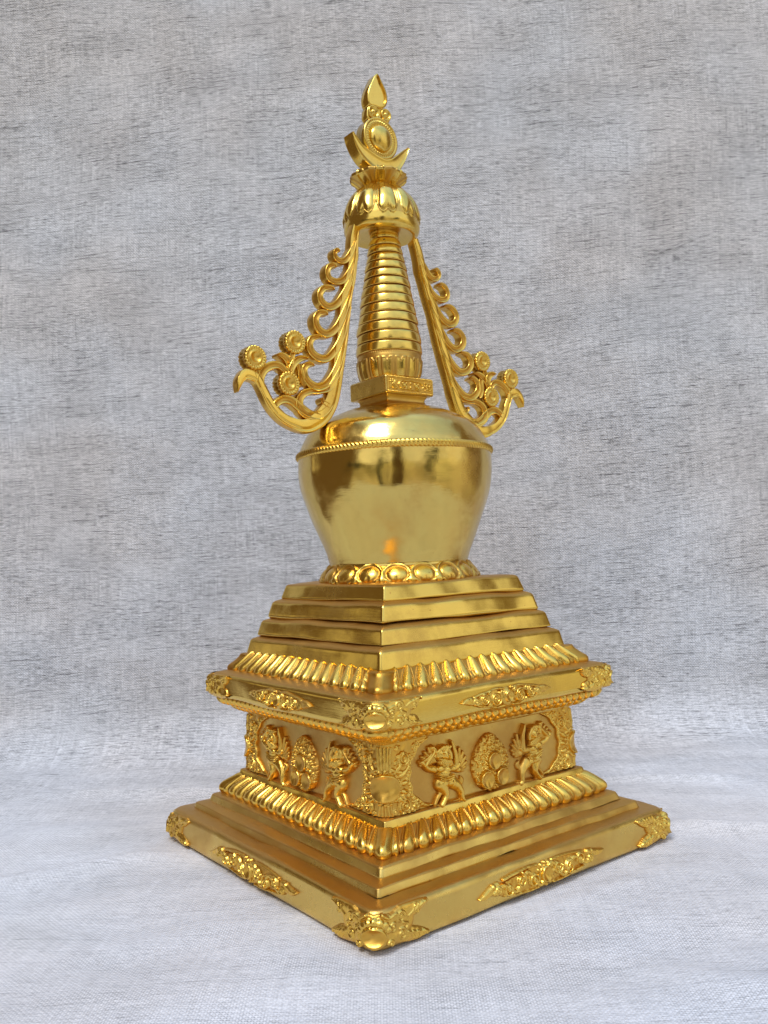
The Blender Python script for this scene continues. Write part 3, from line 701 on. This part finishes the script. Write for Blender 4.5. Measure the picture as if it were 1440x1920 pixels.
# --- winged bearded guardian, arms raised: one continuous relief
def guardian(mir):
    F = Field(-.18, .18, .375, .70, .0021)
    K = .00062; KZ = .000447
    def P(x, y, w=1.):
        y2 = y + .286 * (x - 1040)
        return ((x - 1040) * K * mir, .679 - (y2 - 113) * KZ, w)
    def st_(pts, w, h, lift=0., **k): F.stroke([P(*p) for p in pts], w * .00050, h * .74, lift=lift * .74, **k)
    def dm(x, y, rx, ry, h, rot=0, lift=0., **k):
        q = P(x, y); F.dome(q[0], q[1], rx * K * .88, ry * KZ * .94, h * .74, rot * mir, lift * .74, **k)
    # wings
    for i, (x, y) in enumerate([(1215, 175), (1248, 215), (1272, 265), (1280, 320), (1268, 370), (1240, 410)]):
        st_([(1150, 420, .8), ((1150 + x) / 2 + 12, (420 + y) / 2, 1.1), (x, y, .8)], 23, .026 - i * .001)
    dm(1190, 400, 42, 46, .034)
    for i, (x, y) in enumerate([(900, 190), (862, 240), (830, 290), (802, 340), (815, 378)]):
        st_([(960, 330, .8), ((960 + x) / 2 - 6, (330 + y) / 2, 1.1), (x, y, .8)], 23, .024 - i * .001)
    st_([(800, 350), (870, 300), (930, 225)], 15, .032)
    # tail and legs
    st_([(1205, 570, .6), (1222, 520, 1.3), (1208, 475, .3)], 26, .020)
    st_([(1120, 540, 1.5), (1165, 575, 1.2), (1195, 630, .8), (1202, 700, .6), (1215, 722, .7)], 46, .046)
    st_([(1000, 560, 1.7), (1030, 625, 1.2), (1035, 680, .8), (1005, 745, .7), (985, 780, .7)], 46, .050)
    st_([(1010, 640, 1), (965, 700, 1.0), (930, 775, .8)], 26, .026)
    st_([(930, 800, 1), (1020, 790, .8), (1030, 800, .5)], 22, .020); st_([(1060, 770, .7), (1150, 735, .8), (1245, 705, .6)], 16, .018)
    # trunk
    dm(1020, 545, 80, 78, .054); dm(1085, 540, 60, 60, .050)
    dm(1040, 440, 82, 78, .052); dm(1020, 395, 98, 62, .050)
    for i in range(3): st_([(960 + 6 * i, 462 + 24 * i), (1040, 478 + 26 * i), (1115 - 8 * i, 455 + 22 * i)], 8, .010, lift=.046)
    dm(985, 395, 38, 34, .012, lift=.046); dm(1060, 400, 36, 32, .012, lift=.044)
    # arms
    st_([(940, 410, 1.2), (880, 400, 1.0), (830, 350, .8)], 36, .040); st_([(850, 372, .9), (895, 300, .8), (935, 235, .7), (948, 195, .6)], 34, .042)
    dm(935, 185, 30, 36, .040)
    st_([(1090, 400, 1.2), (1160, 380, 1.0), (1190, 340, .7)], 36, .040); st_([(1158, 350, .95), (1160, 240, .85), (1140, 150, .6), (1128, 98, .3)], 34, .044, groove=.006)
    # head
    dm(1030, 240, 92, 92, .046); dm(1038, 245, 62, 78, .062)
    st_([(962, 270, .9), (968, 215, 1), (1010, 175, 1), (1060, 178, 1), (1092, 220, 1), (1098, 280, .8)], 20, .016, lift=.038)
    dm(1040, 262, 14, 26, .010, lift=.058); dm(1016, 238, 13, 10, .006, lift=.058); dm(1064, 238, 13, 10, .006, lift=.057)
    dm(1040, 318, 60, 42, .056)
    for i in range(-4, 5): st_([(1040 + i * 12, 305), (1040 + i * 15, 370 - abs(i) * 6)], 7, .008, lift=.050, curve=False)
    F.curls(P(1030, 180)[0], P(1030, 180)[1], .045, .012, 8, .008, .003, .006, .036, 3)
    return F
SH = [(-.308, -1), (.308, 1)]
for cx, sg in SH:
    Fg = guardian(1 if sg < 0 else -1)
    fm = face_map(DS0, DZ0, DS1, DZ1)
    g0 = Fg.build('guardian_figure', (lambda u, v, h, cx=cx, fm=fm: fm(u, v, h) + np.array([cx, 0, 0])), G_CAST, dado, rough=.0008)
    for k in (1, 2, 3): spin_copy(g0, k, dado)

# --- heart ring under the vase
def hearts(th, v):
    n = 18
    a = (th / (2 * PI) * n) % 1.0 - .5
    vv = v
    top = .30 + .0
    r = np.hypot(a / .37, (vv - .52) / .25) 
    body = np.sqrt(np.clip(1 - r ** 2, 0, 1)) * .016
    notch = np.exp(-(a / .05) ** 2) * np.clip((.42 - vv) / .2, 0, 1) * .014
    body = np.clip(body - notch, 0, 1)
    rim = np.exp(-((r - 1.28) / .12) ** 2) * .012
    b2 = (a + 1.0) % 1.0 - .5
    mid = np.sqrt(np.clip(1 - (b2 / .13) ** 2 - ((vv - .35) / .25) ** 2, 0, 1)) * .014
    bead = np.exp(-((vv - .06) / .05) ** 2) * .006
    o = np.maximum.reduce([body, rim, mid, bead])
    return o, np.clip(1 - o / .013, 0, 1)
lathe('lotus_ring', resample(fillet([(.40, 1.440), (.446, 1.442), (.449, 1.450), (.430, 1.480), (.406, 1.512), (.394, 1.530), (.36, 1.535)], .008), .0035), G_CAST, st, 420, disp=hearts, seed=3)

# --- vase
vp = [(.30, 1.515), (.386, 1.520), (.392, 1.545), (.408, 1.60), (.444, 1.685), (.482, 1.78), (.515, 1.87), (.538, 1.95), (.549, 2.04), (.549, 2.10), (.547, 2.145),
      (.540, 2.175), (.524, 2.215), (.482, 2.285), (.425, 2.330), (.352, 2.368), (.25, 2.405), (.12, 2.425)]
vpc = catmull([(a, b) for a, b in vp], 8)
vase = lathe('vase', vpc, G_VASE, st, 260, wobble=.0030, wfreq=5, seed=5)
def rope(th, v):
    a = np.sin(th * 76 + (v - .5) * 7.0)
    o = .011 * np.abs(a) ** .7 * np.sin(PI * np.clip(v, 0, 1))
    return o, np.clip(1 - o / .006, 0, 1) * .7
lathe('rope_band', [(.5385 + .015 * math.sin(t), 2.153 - .020 * math.cos(t)) for t in np.linspace(0.1, PI - .1, 12)], G_CAST, vase, 900, disp=rope, cap=False, wobble=.001)

# --- neck and harmika
square_band('neck', resample(fillet([(.17, 2.385), (.172, 2.408), (.150, 2.424), (.136, 2.440), (.136, 2.458), (.150, 2.478)], .008), .01), G_POL, st, rc=.014, nside=40, wobble=.002, seed=3,
            matte=lambda s, z, n: .6)
har = square_band('harmika', resample(fillet([(.10, 2.474), (.171, 2.474), (.173, 2.480), (.172, 2.570), (.168, 2.576), (.08, 2.577)], [0, .004, .004, .005, .005, 0]), .008), G_SAT, st,
                  rc=.012, nside=50, wobble=.0015, seed=6, matte=lambda s, z, n: -.2)
def har_panel():
    F = Field(-.168, .168, 2.478, 2.572, .0016)
    F.put(np.where((np.abs(F.U) < .165) & (np.abs(F.V - 2.525) < .044), .002, -.02))
    w = .0032
    for sg in (-1, 1):
        for x in np.arange(-.160, .161, .0092): F.dome(x, 2.525 + sg * .041, .0044, .0046, .008)
        F.stroke([(-.16, 2.525 + sg * .033), (.16, 2.525 + sg * .033)], .002, .005, curve=False)
    for x in (-.160, .160): F.stroke([(x, 2.49), (x, 2.56)], .003, .007, curve=False)
    # the interlaced pattern: K-like bars, lobed cartouche, H-like bars
    def k(*p, ww=w): F.stroke([(x / 1000 - .0, 2.525 + y / 1000) for x, y in p], ww, .010, curve=False)
    k((-143, 24), (-143, -22)); k((-128, 8), (-128, 24), (-104, 25), (-124, 0), (-100, -24)); k((-113, 24), (-132, -2)); k((-132, -2), (-112, -24), (-96, -22))
    k((-143, -10), (-124, -25)); k((-150, 12), (-135, 12))
    F.stroke([(-.088, 2.525), (-.076, 2.541), (-.056, 2.549), (-.030, 2.546), (0, 2.553), (.030, 2.546), (.056, 2.547), (.078, 2.537), (.088, 2.523), (.076, 2.508), (.052, 2.500), (.025, 2.505), (0, 2.498), (-.03, 2.504), (-.058, 2.500), (-.078, 2.510), (-.088, 2.525)], .0036, .011)
    for cx in (-.045, .042):
        F.dome(cx, 2.522, .016, .013, .011); F.dome(cx - .012, 2.532, .009, .009, .012); F.dome(cx + .012, 2.512, .009, .009, .012); F.dome(cx + .013, 2.534, .007, .007, .011)
    F.dome(0, 2.536, .010, .008, .012); F.dome(0, 2.512, .008, .008, .011)
    k((102, 22), (118, 14), (134, 22), (150, 14)); k((104, -20), (120, -12), (136, -20), (150, -12)); k((104, 4), (148, 2)); k((118, 14), (112, -4), (122, -14)); k((140, 18), (134, 0), (142, -18))
    return F
hp = har_panel().build('relief_panel', face_map(.173, 2.48, .172, 2.57), G_CAST, har, rough=.0004)
spin_copy(hp, 2, har)

# --- spire
OX = -.006
def slotus(th, v):
    n = 15
    a = (th / (2 * PI) * n) % 1.0 - .5
    top = .66 - .09 * np.exp(-(a / .10) ** 2)
    edge = np.maximum(np.abs(a) - .36, (v - top) * 2.2)
    edge = np.maximum(edge, (.04 - v) * 3)
    ridge = np.exp(-(edge / .05) ** 2) * .0055
    body = np.where(edge < 0, .003 * np.clip(-edge / .12, 0, 1) ** .5, 0)
    bead = np.where(np.abs(v - .88) < .07, .006 * np.abs(np.sin(th * 44)) * np.sqrt(np.clip(1 - ((v - .88) / .07) ** 2, 0, 1)), 0)
    o = np.maximum.reduce([ridge, body, bead])
    return o, np.where(edge < -.08, 0, .7)
lathe('lotus_collar', resample(fillet([(.14, 2.572), (.166, 2.574), (.180, 2.615), (.186, 2.660), (.186, 2.700), (.180, 2.722), (.15, 2.724)], .01), .0035), G_POL, st, 360, disp=slotus, wobble=.0006, center=(OX, 0))
spire = lathe('spire', resample([(.165, 2.70), (.155, 2.85), (.10, 3.20), (.064, 3.42), (.066, 3.46)], .03), G_POL, st, 60, wobble=0, center=(OX, 0))
zs = [2.722]
hgts = np.linspace(.0585, .0455, 13); hgts *= (3.400 - 2.722) / hgts.sum()
for q in hgts: zs.append(zs[-1] + q)
rr = lambda z: float(np.interp(z, [2.70, 2.747, 2.859, 2.973, 3.084, 3.196, 3.303, 3.387, 3.42], [.189, .188, .178, .160, .143, .123, .104, .087, .081]))
for i in range(13):
    a, b = zs[i] + .0007, zs[i + 1] - .0007; ra, rb = rr(a), rr(b)
    lathe('ring', fillet([(ra - .035, a), (ra - .004, a + .0005), (ra + .002, a + .006), ((ra + rb) / 2 + .0035, (a + b) / 2), (rb + .003, b - .008), (rb - .003, b - .001), (rb - .035, b)], [0, .004, .004, .02, .004, .004, 0], 5), G_POL, spire, 120, wobble=.0016, wfreq=9, seed=i,
          center=(OX + .0012 * math.sin(i * 2.1), .001 * math.cos(i * 3)), matte=lambda s, z, n: .95 if abs(n[1]) > .75 else .0)
lathe('spire_neck', fillet([(.05, 3.395), (.078, 3.40), (.084, 3.415), (.078, 3.428), (.066, 3.436), (.070, 3.452)], .006), G_POL, spire, 80, wobble=.0006, center=(OX, 0))
lathe('pin_hole', [(.0001, 0), (.006, 0), (.006, .004), (.0001, .0042)], DARK, spire, 16, wobble=0).matrix_local = Matrix.Translation(Vector((OX - .050, -.0690, 3.376 - 2.70)) * S) @ Matrix.Rotation(PI / 2, 4, 'X') @ Matrix.Rotation(-.6, 4, 'Y')  # small solid disc, no real hole; its darkness is only colour

# --- umbrella
UX = -.022
def upet(th, v):
    n = 10
    a = ((th - .146) / (2 * PI) * n) % 1.0 - .5
    lo = .26 + .055 * np.exp(-(a / .09) ** 2) + np.clip(np.abs(a) - .20, 0, 1) ** 2 * 2.6
    taper = 1 - .12 * np.clip((v - .35) / .65, 0, 1)
    edge = np.maximum(np.abs(a) - .405 * taper, (lo - v) * 2.7)
    body = np.where(edge < 0, .016 * np.sqrt(np.clip(1 - (1 + edge / .405).clip(0, 1) ** 2, 0, 1)), 0)
    ridge = np.exp(-((edge - .06) / .028) ** 2) * .007
    o = np.maximum(body, ridge) * np.clip((1 - v) / .08, 0, 1)
    return o, np.clip(1 - o / .010, 0, 1) * .6 * (v > .25)
um = lathe('umbrella', resample(fillet([(.14, 3.420), (.186, 3.414), (.212, 3.430), (.220, 3.452), (.218, 3.490), (.213, 3.525), (.199, 3.580), (.172, 3.630), (.132, 3.670), (.088, 3.698), (.05, 3.703)],
                                       [0, .006, .010, .01, .01, .01, .02, .02, .02, .01, 0], 5), .004)[::1], G_POL, st, 440,
           disp=lambda th, v: upet(th, np.clip((v - .12) / .80, 0, 1)), wobble=.0012, center=(UX, 0), cap=True)
lathe('underside', fillet([(.145, 3.4205), (.110, 3.436), (.02, 3.440)], .006)[::-1], G_SAT, um, 80, wobble=0, center=(UX, 0), cap=False)

# --- lotus cup with eight-sided rim
def octo(t, z):
    k = PI / 4
    a = (t + .2) % k - k / 2
    e = math.cos(k / 2) / np.cos(a) * 1.04
    f = np.clip((z - 3.70) / .05, 0, 1)
    return 1 + (e - 1) * f
def cuppet(th, v):
    n = 8
    a = ((th + .2) / (2 * PI) * n) % 1.0 - .5
    w = .30 * np.sin(np.clip((.80 - v) / .62, 0, 1) * PI / 2) ** .6
    edge = np.abs(a) - w
    ridge = np.where(v < .82, np.exp(-(edge / .035) ** 2) * .008, 0)
    return ridge * np.clip(v / .1, 0, 1), np.where(edge < 0, .1, .6)
lathe('lotus_cup', resample([(.08, 3.672), (.082, 3.688), (.094, 3.706), (.120, 3.726), (.147, 3.744), (.163, 3.754), (.165, 3.764), (.156, 3.772), (.10, 3.773)], .004), G_POL, st, 320,
      disp=cuppet, rmod=octo, wobble=.001, center=(-.03, 0))

# --- finial: crescent, disc, two rings, flame
def plate(name, out, T, mat, parent, inset=.012, dish=.010, bev=.006, y0=0., holes=None, dome=False, loc=None, matte_in=.2):
    P = np.array(out, float)
    A = .5 * np.sum(P[:, 0] * np.roll(P[:, 1], -1) - np.roll(P[:, 0], -1) * P[:, 1])
    if A < 0: P = P[::-1]
    # closed Catmull-Rom
    n = len(P); Q = []
    for i in range(n):
        a, b, c, d = P[i - 1], P[i], P[(i + 1) % n], P[(i + 2) % n]
        for k in range(4):
            t = k / 4
            Q.append(.5 * (2 * b + (c - a) * t + (2 * a - 5 * b + 4 * c - d) * t * t + (3 * b - a - 3 * c + d) * t ** 3))
    P = np.array(Q)
    cen = P.mean(0)
    def offset(P, d):
        T_ = np.roll(P, -1, 0) - np.roll(P, 1, 0); T_ /= np.linalg.norm(T_, axis=1)[:, None] + 1e-9
        Nn = np.c_[-T_[:, 1], T_[:, 0]]
        O = P + Nn * d
        return O
    def limit(P, d):     # inward offset that never crosses over in narrow tips
        O = offset(P, d)
        for i in range(len(P)):
            dist = np.hypot(*(P - P[i]).T); idx = np.arange(len(P)); gap = np.minimum(abs(idx - i), len(P) - abs(idx - i))
            far = dist[(gap > 5) & (gap * 0 + 1 > 0)]
            if len(far) and far.min() < 3.2 * d:
                O[i] = P[i] + (O[i] - P[i]) * max(.02, min(1, far.min() / 3.2 / d))
        return O
    rings = [(P, T / 2 - bev), (limit(P, bev * .4), T / 2 - bev * .3), (limit(P, bev), T / 2), (limit(P, inset), T / 2), (limit(P, inset + .004), T / 2 - dish)]
    V, F, mt = [], [], []
    m = len(P)
    for sg in (-1, 1):
        base = len(V)
        for i, (R_, h) in enumerate(rings):
            for p in R_: V.append((p[0], y0 + sg * h, p[1])); mt.append(matte_in if i > 3 else 0)
        for i in range(len(rings) - 1):
            for j in range(m):
                j2 = (j + 1) % m; q = (base + i * m + j, base + i * m + j2, base + (i + 1) * m + j2, base + (i + 1) * m + j)
                F.append(q if sg < 0 else q[::-1])
        cap = tuple(base + (len(rings) - 1) * m + j for j in range(m))
        F.append(cap if sg < 0 else cap[::-1])
    h = len(rings) * m
    for j in range(m):
        j2 = (j + 1) % m; F.append((j, h + j, h + j2, j2))
    o = add_mesh(name, V, F, mat, parent, mt, loc=loc or (float(cen[0]), y0, float(P[:, 1].min())))
    o.data.set_sharp_from_angle(angle=math.radians(50))
    return o
def sweep(V, F, mt, P, th, sec, k=1., ends=True):
    XZ = P[:, :2]; Wd = np.clip(P[:, 2], .003, 1) * k
    T_ = np.gradient(XZ, axis=0); T_ /= np.linalg.norm(T_, axis=1)[:, None]
    Nn = np.c_[-T_[:, 1], T_[:, 0]]; ns = len(sec); base = len(V); m = len(P)
    for i in range(m):
        for a, b in sec:
            x, z = XZ[i] + Nn[i] * a * Wd[i]
            V.append((x, b * th, z)); mt.append(.3 if abs(b) < .93 and abs(a) < .8 else 0)
    for i in range(m - 1):
        for j in range(ns):
            j2 = (j + 1) % ns; F.append((base + i * ns + j, base + (i + 1) * ns + j, base + (i + 1) * ns + j2, base + i * ns + j2))
    F.append(tuple(base + j for j in range(ns))); F.append(tuple(base + (m - 1) * ns + j for j in range(ns))[::-1])
V, F, mt = [], [], []
sc_ = [(-1, -.86), (-.97, -.96), (-.90, -1), (-.80, -.98), (-.70, -.90), (-.3, -.86), (.3, -.86), (.70, -.90), (.80, -.98), (.90, -1), (.97, -.96), (1, -.86)]
sweep(V, F, mt, catmull(CRES, 6), .042, sc_ + [(a, -b) for a, b in sc_[::-1]])
cm = add_mesh('crescent_moon', V, F, G_POL, st, mt, loc=(-.03, 0, 3.77))
cm.data.set_sharp_from_angle(angle=math.radians(55))
plate('flame_finial', DROP, .075, G_POL, st, inset=.014, dish=.012, bev=.008)
def disc_y(name, cx, cz, prof, mat, parent, disp=None, n=120, rot=0, smooth_w=.0006):
    """turned piece facing -Y and +Y; prof is (radius, height) over the front"""
    P = np.array(prof, float); N = prof_normals(P)
    th = np.arange(n) / n * 2 * PI
    nr = len(P); V = []; mt = []; F = []
    # profile runs from the rim edge (y=0) to the centre (front), then is mirrored to the back
    for sg in (-1, 1):
        for i in range(nr):
            d = disp(th, i / (nr - 1)) if disp is not None else 0 * th
            r_i = P[i, 0]; h_i = P[i, 1] + d
            for a, hh in zip(th, np.broadcast_to(h_i, th.shape)):
                V.append((cx + r_i * math.cos(a), sg * hh, cz + r_i * math.sin(a))); mt.append(.3 if disp is not None and hh - P[i, 1] < .001 else 0)
        b = len(V) - nr * n
        for i in range(nr - 1):
            for j in range(n):
                j2 = (j + 1) % n; q = (b + i * n + j, b + i * n + j2, b + (i + 1) * n + j2, b + (i + 1) * n + j)
                F.append(q if sg < 0 else q[::-1])
    V = np.array(V)
    V = V + wob(V, 14, 12, 1)[:, None] * smooth_w
    k = nr * n
    for j in range(n):
        j2 = (j + 1) % n; F.append((j, k + j, k + j2, j2))
    o = add_mesh(name, V, F, mat, parent, mt, loc=(cx, 0, cz))
    return o
prof = fillet([(.122, .034), (.122, .040), (.112, .044), (.104, .040), (.100, .040)] + [(.100 - .018 * t, .040) for t in (.25, .5, .75, 1)] + [(.078, .038)], .002, 2)
prof = [(.122, .0), (.1235, .036), (.119, .042), (.112, .043), (.108, .038), (.104, .037), (.100, .037), (.096, .037), (.092, .037), (.088, .037), (.084, .037), (.078, .036), (.02, .036), (.0005, .036)]
def beadring(th, v):
    i = v * 13
    w = math.exp(-((i - 7.5) / 1.9) ** 2)
    return .010 * w * (np.abs(np.sin(th * 21)) ** .7) if 4 <= i <= 11 else 0 * th
sun = disc_y('sun_disc', -.030, 3.990, prof, G_POL, st, disp=beadring, n=252)
bossp = [(.079 * math.cos(t), .034 + .040 * math.sin(t)) for t in np.linspace(0, PI / 2 - .01, 14)]
disc_y('boss', -.030, 3.990, bossp, G_POL, sun, n=72)
for cx, cz, r in ((-.070, 4.138, .040), (.020, 4.146, .037)):
    e = disc_y('eyelet', cx, cz, [(r, 0), (r * 1.0, .032), (r * .93, .037), (r * .82, .038), (r * .70, .034), (r * .62, .024), (r * .50, .024), (r * .40, .034), (r * .2, .042), (.0004, .044)], G_POL, st, n=48)
plate('flame_base', [(-.11, 4.09), (-.045, 4.08), (.02, 4.09), (.05, 4.12), (.035, 4.165), (0., 4.185), (-.06, 4.19), (-.10, 4.17), (-.115, 4.13)], .058, G_POL, st, inset=.01, dish=.004)

# --- openwork scroll wings
def wing_mesh(mir):
    V, F, mt = [], [], []
    for si, (nm, pts) in enumerate(WING.items()):
        P = catmull(pts, 6 if nm != 'stem' else 5)
        XZ = P[:, :2]; Wd = np.clip(P[:, 2], .004, 1) * (np.interp(np.arange(len(P)) / len(P), [0, .45, .6, 1], [1.05, 1., .82, .80]) if nm == 'stem' else 1.02)
        T_ = np.gradient(XZ, axis=0); T_ /= np.linalg.norm(T_, axis=1)[:, None]
        Nn = np.c_[-T_[:, 1], T_[:, 0]]
        # the stem keeps its groove near the outer side only
        th = .031 * (1 + .02 * ((si * 5) % 7 - 3) / 3) * (.97 if nm == 'stem' else 1.03)
        sec = [(-1, -.72), (-.93, -.92), (-.80, -1.0), (-.62, -.97), (-.42, -.80), (-.15, -.70), (.15, -.72), (.42, -.84), (.62, -.97), (.80, -1.0), (.93, -.92), (1, -.72)]
        if nm == 'stem': sec = [(-1, -.72), (-.93, -.93), (-.8, -1.0), (-.4, -1.02), (0, -1.03), (.30, -1.0), (.45, -.86), (.58, -.86), (.70, -.98), (.85, -1.0), (.95, -.92), (1, -.70)]
        sec = sec + [(a, -b) for a, b in sec[::-1]]
        ns = len(sec); base = len(V); m = len(P)
        for i in range(m):
            tt = i / (m - 1)
            endr = 1.0
            if tt > .93: endr = math.sqrt(max(.05, 1 - ((tt - .93) / .07) ** 2))
            for a, b in sec:
                x, z = XZ[i] + Nn[i] * a * Wd[i] * endr
                V.append((x, b * th * (1 if endr > .9 else .75 + .25 * endr), z)); mt.append(.75 if (abs(b) < .86 and abs(a) < .6) else (.35 if abs(a) > .97 else .0))
        for i in range(m - 1):
            for j in range(ns):
                j2 = (j + 1) % ns
                F.append((base + i * ns + j, base + (i + 1) * ns + j, base + (i + 1) * ns + j2, base + i * ns + j2))
        F.append(tuple(base + j for j in range(ns))[::-1] if False else tuple(base + j for j in range(ns)))
        F.append(tuple(base + (m - 1) * ns + j for j in range(ns))[::-1])
    V = np.array(V)
    V = V + (wob(V, 22, 12, 1) * .0012)[:, None]
    V[:, 0] *= mir
    if mir < 0: F = [f[::-1] for f in F]
    return V, F, mt
def rosette(cx, cz, r, parent):
    def d(th, v):
        i = v * 11
        if 1 <= i <= 5: return .007 * np.abs(np.sin(th * 11)) ** .6 * math.exp(-((i - 3.2) / 1.5) ** 2) * (r / .07)
        return 0 * th
    s = r / .07
    p = [(.058 * s, .0), (.064 * s, .028), (.060 * s, .036), (.056 * s, .038), (.050 * s, .037), (.045 * s, .035), (.041 * s, .034), (.036 * s, .041), (.031 * s, .043), (.027 * s, .038), (.014 * s, .028), (.0005, .024)]
    o = disc_y('rosette', cx, cz, p, G_CAST, parent, disp=d, n=132)
    # scalloped outline
    me = o.data; co = np.empty(len(me.vertices) * 3, np.float32); me.vertices.foreach_get('co', co); co = co.reshape(-1, 3)
    rad = np.hypot(co[:, 0], co[:, 2]) / S; a = np.arctan2(co[:, 2], co[:, 0])
    k = np.where(rad > .044 * s, 1 + .085 * (np.abs(np.sin(a * 9)) ** .6 - .3), 1)
    co[:, 0] *= k; co[:, 2] *= k; me.vertices.foreach_set('co', co.ravel())
    return o
for mir in (1, -1):
    V, F, mt = wing_mesh(mir)
    top = (-.19 * mir, 0, 3.445)
    w = add_mesh('scroll_wing', V, F, G_CAST, st, mt, loc=top)
    w.data.set_sharp_from_angle(angle=math.radians(40))
    for cx, cz, r in ROS: rosette(cx * mir, cz, .068, w)
    if mir < 0:
        w.rotation_euler = (0, math.radians(-5.0), math.radians(0))
        w.location.x -= .001
    w['label'] = 'openwork scroll wing with three rosettes, left of the spire' if mir > 0 else 'openwork scroll wing with three rosettes, right of the spire'
for k in list(bpy.data.objects):
    if '_o' in k: del k['_o']

# ------------------------------------------------------------------ light
scn = bpy.context.scene
w = bpy.data.worlds.new('World'); scn.world = w; w.use_nodes = True; nt = w.node_tree; L = nt.links
bg = nt.nodes['Background']
SUN_AZ = yaw + PI + math.radians(-28); SUN_EL = math.radians(58)     # direction towards the light
sky = nd(nt, 'ShaderNodeTexSky', sky_type='NISHITA'); sky.sun_disc = False
sky.sun_elevation = SUN_EL; sky.sun_rotation = PI / 2 - SUN_AZ
sky.air_density = 1.5; sky.dust_density = 4.0
tc = nd(nt, 'ShaderNodeTexCoord')
sep = nd(nt, 'ShaderNodeSeparateXYZ'); L.new(tc.outputs['Generated'], sep.inputs[0])
def wn(scale, det=4, sc=(1, 1, 1), off=(0, 0, 0)):
    mp = nd(nt, 'ShaderNodeMapping'); mp.inputs['Scale'].default_value = sc; mp.inputs['Location'].default_value = off
    L.new(tc.outputs['Generated'], mp.inputs[0])
    n = nd(nt, 'ShaderNodeTexNoise'); n.inputs['Scale'].default_value = scale; n.inputs['Detail'].default_value = det
    L.new(mp.outputs[0], n.inputs['Vector']); return n.outputs['Fac']
def wm(op, a, b=0.):
    n = nd(nt, 'ShaderNodeMath', operation=op)
    for i, v in enumerate((a, b)):
        if isinstance(v, (int, float)): n.inputs[i].default_value = v
        else: L.new(v, n.inputs[i])
    return n.outputs[0]
def wr(src, a, b, c0=0., c1=1.):
    r = nd(nt, 'ShaderNodeMapRange', interpolation_type='SMOOTHSTEP')
    for i, v in zip((1, 2, 3, 4), (a, b, c0, c1)): r.inputs[i].default_value = v
    L.new(src, r.inputs[0]); return r.outputs[0]
def wmix(f, a, b):
    m = nd(nt, 'ShaderNodeMix', data_type='RGBA')
    if isinstance(f, float): m.inputs['Factor'].default_value = f
    else: L.new(f, m.inputs['Factor'])
    for nm, v in (('A', a), ('B', b)):
        if isinstance(v, tuple): m.inputs[nm].default_value = (*v, 1)
        else: L.new(v, m.inputs[nm])
    return m.outputs['Result']
def lobe(az, el, c0, c1):
    """1 inside a cone about a direction"""
    v = nd(nt, 'ShaderNodeVectorMath', operation='DOT_PRODUCT'); L.new(tc.outputs['Generated'], v.inputs[0])
    v.inputs[1].default_value = (math.cos(el) * math.cos(az), math.cos(el) * math.sin(az), math.sin(el))
    return wr(v.outputs['Value'], math.cos(c1), math.cos(c0))
upw = wr(sep.outputs[2], .25, .85)
cloud = wmix(wr(wn(2.2, 5), .35, .65), wmix(upw, (6.2, 6.3, 6.6), (3.8, 6.0, 10.4)), wmix(upw, (9.2, 9.2, 9.2), (7.2, 9.6, 14.2)))
skyc = wmix(.80, sky.outputs[0], cloud)
# the yard around: dark walls and greenery up to an uneven skyline, with bright gaps
skyline = wm('ADD', .06, wm('MULTIPLY', wm('SUBTRACT', wn(2.6, 3, (1, 1, .15)), .5), .6))
near = wr(wm('SUBTRACT', sep.outputs[2], skyline), -.02, .04, 1, 0)
blot = wr(wn(4.5, 3, (1, 1, .6), (3, 1, 0)), .44, .56)
yard = wmix(blot, (1.5, 1.35, .85), (5.2, 4.9, 3.6))
bright_r = lobe(math.radians(-50), .02, .45, .80)           # open pale ground and wall to the right
yard = wmix(bright_r, yard, wmix(wr(wn(6, 2, (1, 1, 1), (7, 2, 1)), .40, .60), (4.8, 4.7, 3.3), (7.4, 7.1, 5.6)))
col = wmix(near, skyc, yard)
ground = wr(sep.outputs[2], -.14, -.04, 1, 0)
col = wmix(ground, col, wmix(blot, (3.0, 2.7, 2.0), (4.6, 4.2, 3.3)))
# tall dark walls close by on the left and further back on the right, with one pale opening
col = wmix(lobe(math.radians(140), .30, .80, .92), col, (1.15, .78, .42))
col = wmix(lobe(math.radians(124), .12, .07, .10), col, (4.4, 4.0, 3.0))
col = wmix(lobe(math.radians(-13), .30, .44, .56), col, (1.6, 1.2, .70))
# whoever stands behind the camera, and posts and bushes beside
az_c = yaw + PI
for da, el, r0, r1, cc in ((.02, -.28, .10, .14, 0), (.03, -.10, .12, .17, 0), (.04, .10, .14, .19, 0), (.05, .30, .10, .15, 0), (-.26, -.30, .05, .08, 1), (-.27, -.15, .06, .09, 1), (-.28, 0, .06, .09, 1), (-.29, .14, .05, .08, 1), (-.75, .0, .08, .12, 1), (-.95, .02, .07, .11, 1), (.75, -.05, .10, .15, 1), (.80, .15, .09, .13, 1)):
    col = wmix(lobe(az_c + da, el, r0, r1), col, ((.65, .42, .24), (.30, .30, .24))[cc])
L.new(col, bg.inputs['Color']); bg.inputs['Strength'].default_value = .10
sd = bpy.data.lights.new('sun', 'SUN'); sd.energy = 1.25; sd.angle = math.radians(20); sd.color = (1., .98, .97)
so = bpy.data.objects.new('sun', sd); C.objects.link(so)
dv = Vector((math.cos(SUN_EL) * math.cos(SUN_AZ), math.cos(SUN_EL) * math.sin(SUN_AZ), math.sin(SUN_EL)))
so.rotation_euler = dv.to_track_quat('Z', 'Y').to_euler()
vs = scn.view_settings; vs.view_transform = 'Standard'; vs.look = 'None'; vs.gamma = 1; vs.use_curve_mapping = False; vs.exposure = .40
